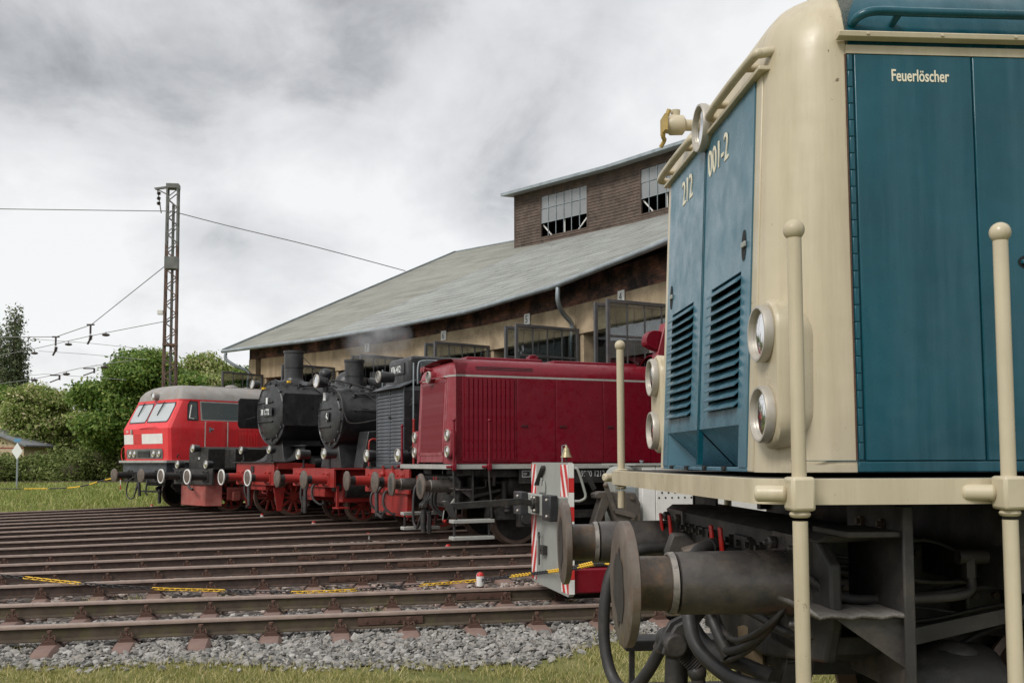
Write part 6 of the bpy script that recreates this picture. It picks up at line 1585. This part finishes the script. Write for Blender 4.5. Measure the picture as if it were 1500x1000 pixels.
LMP = [((44,513,61),'leftmost upper lamp on the span wires, beside the poplar'),((94,500,59),'upper lamp on the span wires left of the nearer insulator'),((149,486,54),'upper lamp on the span wires nearest the mast'),((92,544,59),'lower lamp on the span wires, left one'),((148,534,55),'lower lamp on the span wires nearest the mast'),((45,553,61),'lowest lamp above the pale tree, leftmost')]
for (px,py,Y), lab in LMP:
    t = thing('span_lamp',lab,'lamp',Pw(px,py,Y),0,'lamps hung from the span wires')
    MB().ball((0,0,-.05),.20,12,6,(1.1,1,.42)).build('lamp_shade','insulator',t,ang=50); MB().box(-.02,.02,-.02,.02,-.02,.12).build('lamp_hook','wire',t)
for (a,b,c,d),lab in (((117,537,133,537),'steady arm of the contact wire, right one'),((68,547,82,547),'steady arm of the contact wire, left one')):
    m = MB(); p, q = Pw(a,b,58), Pw(c,d,58); m.tube([p,q],.04,6); m.tube([q,q-Vector((0,0,.28))],.06,6); m.tube([q-Vector((0,0,.2)),p-Vector((0,0,.42))],.035,6); tag(m.build('steady_arm','insulator',None),lab,'bracket','steady arms')
# --- far track, house, sign
ft = thing('railway_track','distant single track along the hedge','railway track',(0,0,0))
for dx in (0,1.5):
    m = MB(); m.obox((-60,66+dx,-.02),(-4,84+dx,-.02),.07,.14); m.build('rail','rail side',ft)
m = MB(); m.add([(-60,64.6,-.14),(-60,68.8,-.14),(-4,86.8,-.14),(-4,82.6,-.14)],[(0,1,2,3)]); m.build('track_bed','track dirt',ft)
hs = thing('house','small house with yellowish gable and grey roof behind the hedge','house',(-46.6,87.2,GZ-.15),R(-8))
m = MB(); m.prism([(-3.6,0),(3.6,0),(3.6,3.45),(0,4.75),(-3.6,3.45)],0,8,'xz'); hw_ = m.build('wall','house render',hs)
for s in (-1,1):
    m = MB(); m.prism([(s*4.1,3.40),(s*4.1,3.26),(0,4.76),(0,4.92)],-.5,8.4,'xz'); m.build('roof','house roof',hs)
m = MB(); m.lathe([(0,.42),(.05,.42)],(-.5,-.03,4.0),(0,-1,0),20); w_ = m.build('round_window','sign black',hs); MB().lathe([(0,.42),(.08,.42),(.08,.5),(0,.5)],(-.5,0,4.0),(0,-1,0),20,False,False).build('window_rim','steam red',w_)
MB().tube([(.75,-.06,3.3),(.75,-.06,4.0)],.05,6).build('flue','sign black',hs)
MB().box(-3.6,3.6,-.03,0,3.1,3.2).build('plinth_band','faded red',hs)
sg = thing('track_sign','white diamond sign on a thin post in front of the hedge','sign',(-30.9,61.5,GZ),0)
MB().tube([(0,0,0),(0,0,2.9)],.055,8).build('post','galvanised',sg); MB().prism([(0,2.95),(.34,2.42),(0,1.9),(-.34,2.42)],-.08,-.06).build('sign_face','sign white',sg); MB().box(-.2,.2,-.08,-.06,3.0,3.2).build('blue_plate','sign blue',sg)
# --- red and white clearance markers between the tracks
MK = [((-.43,13.15),'nearest clearance marker, behind the first track beside the yellow chain'),((-1.14,17.57),'second nearest red and white clearance marker, left of the striped end plate'),((-2.97,20.38),'clearance marker in front of the dark red diesel'),((-4.92,24.5),'clearance marker in front of the black shunter'),((-7.13,28.15),'clearance marker in front of the deflector steam locomotive'),((-9.76,31.32),'clearance marker in front of the low tender'),((-12.5,34.25),'farthest clearance marker, below the bright red diesel')]
for (x,y), lab in MK:
    t = thing('clearance_marker',lab,'marker post',(x,y,-.24),R(20),'red and white clearance markers')
    m = MB(); m.lathe([(0,.05),(.07,.05)],(0,0,0),(0,0,1),18); m.build('base','fastening rust',t)
    prof = [(.07,.052),(.20,.052)]; dome = [(.20+.052*math.sin(R(a)),.052*math.cos(R(a))) for a in range(0,91,15)]
    for nm, z0, z1, cs in (('lower_band',.07,.20,0),('dome',.20,.252,1)):
        m = MB(); n = 24; P_ = [(z,r) for z,r in (prof if not cs else dome)]
        m.lathe([(z,max(r,.001)) for z,r in P_],(0,0,0),(0,0,1),n,False,False)
        ph = 0
        m.m = [0 if ((math.atan2(sum(m.v[i][1] for i in f), sum(m.v[i][0] for i in f))+math.pi) % (2*math.pi) < math.pi) == bool(cs) else 1 for f in m.f]
        m.build(nm,['valve red','white paint'],t,ang=50)
# --- yellow and black chains
def chain_link(c):
    m = MB(); pts = []
    for i in range(21):
        a = 2*math.pi*i/20; pts.append(Vector(((.022 if math.cos(a) > 0 else -.022)+.019*math.cos(a), .019*math.sin(a), 0)))
    m.tube(pts,.0062,6,False); return m.mesh('chain_link',c,60)
ly, lb = chain_link('yellow'), chain_link('black plastic')
def chain(label, pts, z=-.18, period=(.0,)):
    P_ = spline([Vector(p) for p in pts],12); t = thing('barrier_chain',label,'chain')
    d = 0; nxt = 0; pitch = .066; i = 0; total = sum((P_[k+1]-P_[k]).length for k in range(len(P_)-1))
    for k in range(len(P_)-1):
        a, b = P_[k], P_[k+1]; L_ = (b-a).length
        while nxt <= d+L_:
            q = a+(b-a)*((nxt-d)/L_); o = bpy.data.objects.new('chain_link', ly if ((nxt-1.60) % 1.68) < .83 else lb); col.objects.link(o); o.parent = t; o.location = q
            dr = (b-a).normalized(); o.rotation_euler = (Matrix.Rotation(math.atan2(dr.y,dr.x),3,'Z') @ Matrix.Rotation(-math.asin(dr.z),3,'Y') @ Matrix.Rotation(R(35 if i%2 else -50),3,'X')).to_euler()
            nxt += pitch; i += 1
        d += L_
    return t
chain('yellow and black plastic chain lying along the second track',[(-7.6,12.7,.12),(-6.56,12.42,.08),(-6.06,12.28,.06),(-5.2,12.1,0.0),(-4.42,12.23,-.075),(-3.7,12.4,-.122),(-2.82,12.33,-.14),(-2.07,12.5,-.14),(-1.24,12.9,-.13),(-.46,13.17,-.10),(.156,11.9,.12),(.54,9.9,.40),(.71,8.0,.66),(.70,6.4,.80)])
for lab, pts in (('sagging yellow and black barrier chain across the far meadow',[(-31,55.5,.02),(-24.8,55,.05),(-21.3,53,.62),(-16.5,51.0,.75)]),):
    t = thing('barrier_chain',lab,'chain'); P_ = spline([Vector(p) for p in pts],10)
    for i in range(len(P_)-1): m = MB(); m.tube([P_[i],P_[i+1]],.035,6); m.build('chain_section','yellow' if (i//2)%2 else 'black plastic',t)
t = thing('barrier_post','thin red and white barrier post in the far meadow','post',(-20.9,52.6,GZ))
for i in range(4): MB().cyl((0,0,i*.26),(0,0,i*.26+.26),.025,8).build('post_section','stripe red' if i%2 else 'white paint',t)
# --- steam at the chimney
def steam():
    m = bpy.data.materials.new('steam'); m.use_nodes = True; t = m.node_tree; t.nodes.clear(); L = t.links.new
    o = N(t,'ShaderNodeOutputMaterial'); v = N(t,'ShaderNodeVolumePrincipled'); v.inputs['Color'].default_value = (.93,.93,.94,1); v.inputs['Anisotropy'].default_value = .2
    tcn = N(t,'ShaderNodeTexCoord'); n = N(t,'ShaderNodeTexNoise'); n.inputs['Scale'].default_value = 1.7; n.inputs['Detail'].default_value = 4; n.inputs['Roughness'].default_value = .6; L(tcn.outputs['Object'], n.inputs['Vector'])
    g = N(t,'ShaderNodeVectorMath',operation='LENGTH'); sepx = N(t,'ShaderNodeMapping'); L(tcn.outputs['Generated'], sepx.inputs[0]); sepx.inputs['Location'].default_value = (-1,-1,-1); sepx.inputs['Scale'].default_value = (2,2,2); L(sepx.outputs[0], g.inputs[0])
    fall = mth('MAXIMUM', mth('SUBTRACT', 1.0, g.outputs['Value'], t), 0.0, t)
    nn = mth('MAXIMUM', mth('SUBTRACT', n.outputs[0], .42, t), 0.0, t)
    L(mth('MULTIPLY', mth('MULTIPLY', fall, nn, t), 9.0, t), v.inputs['Density']); L(v.outputs[0], o.inputs['Volume']); MATS['steam'] = m
    x, y, z = polar(RAD['E']+1.70, ANG['E'], 4.0)
    mb = MB(); mb.ball((0,0,0),1.0,16,10,(1.0,.8,.8)); ob = mb.build('steam','steam',None); ob.location = (x+.55,y+.1,z+.62); kind(ob,'stuff'); ob['label'] = 'thin white steam drifting right from the chimney of locomotive 6'
steam()
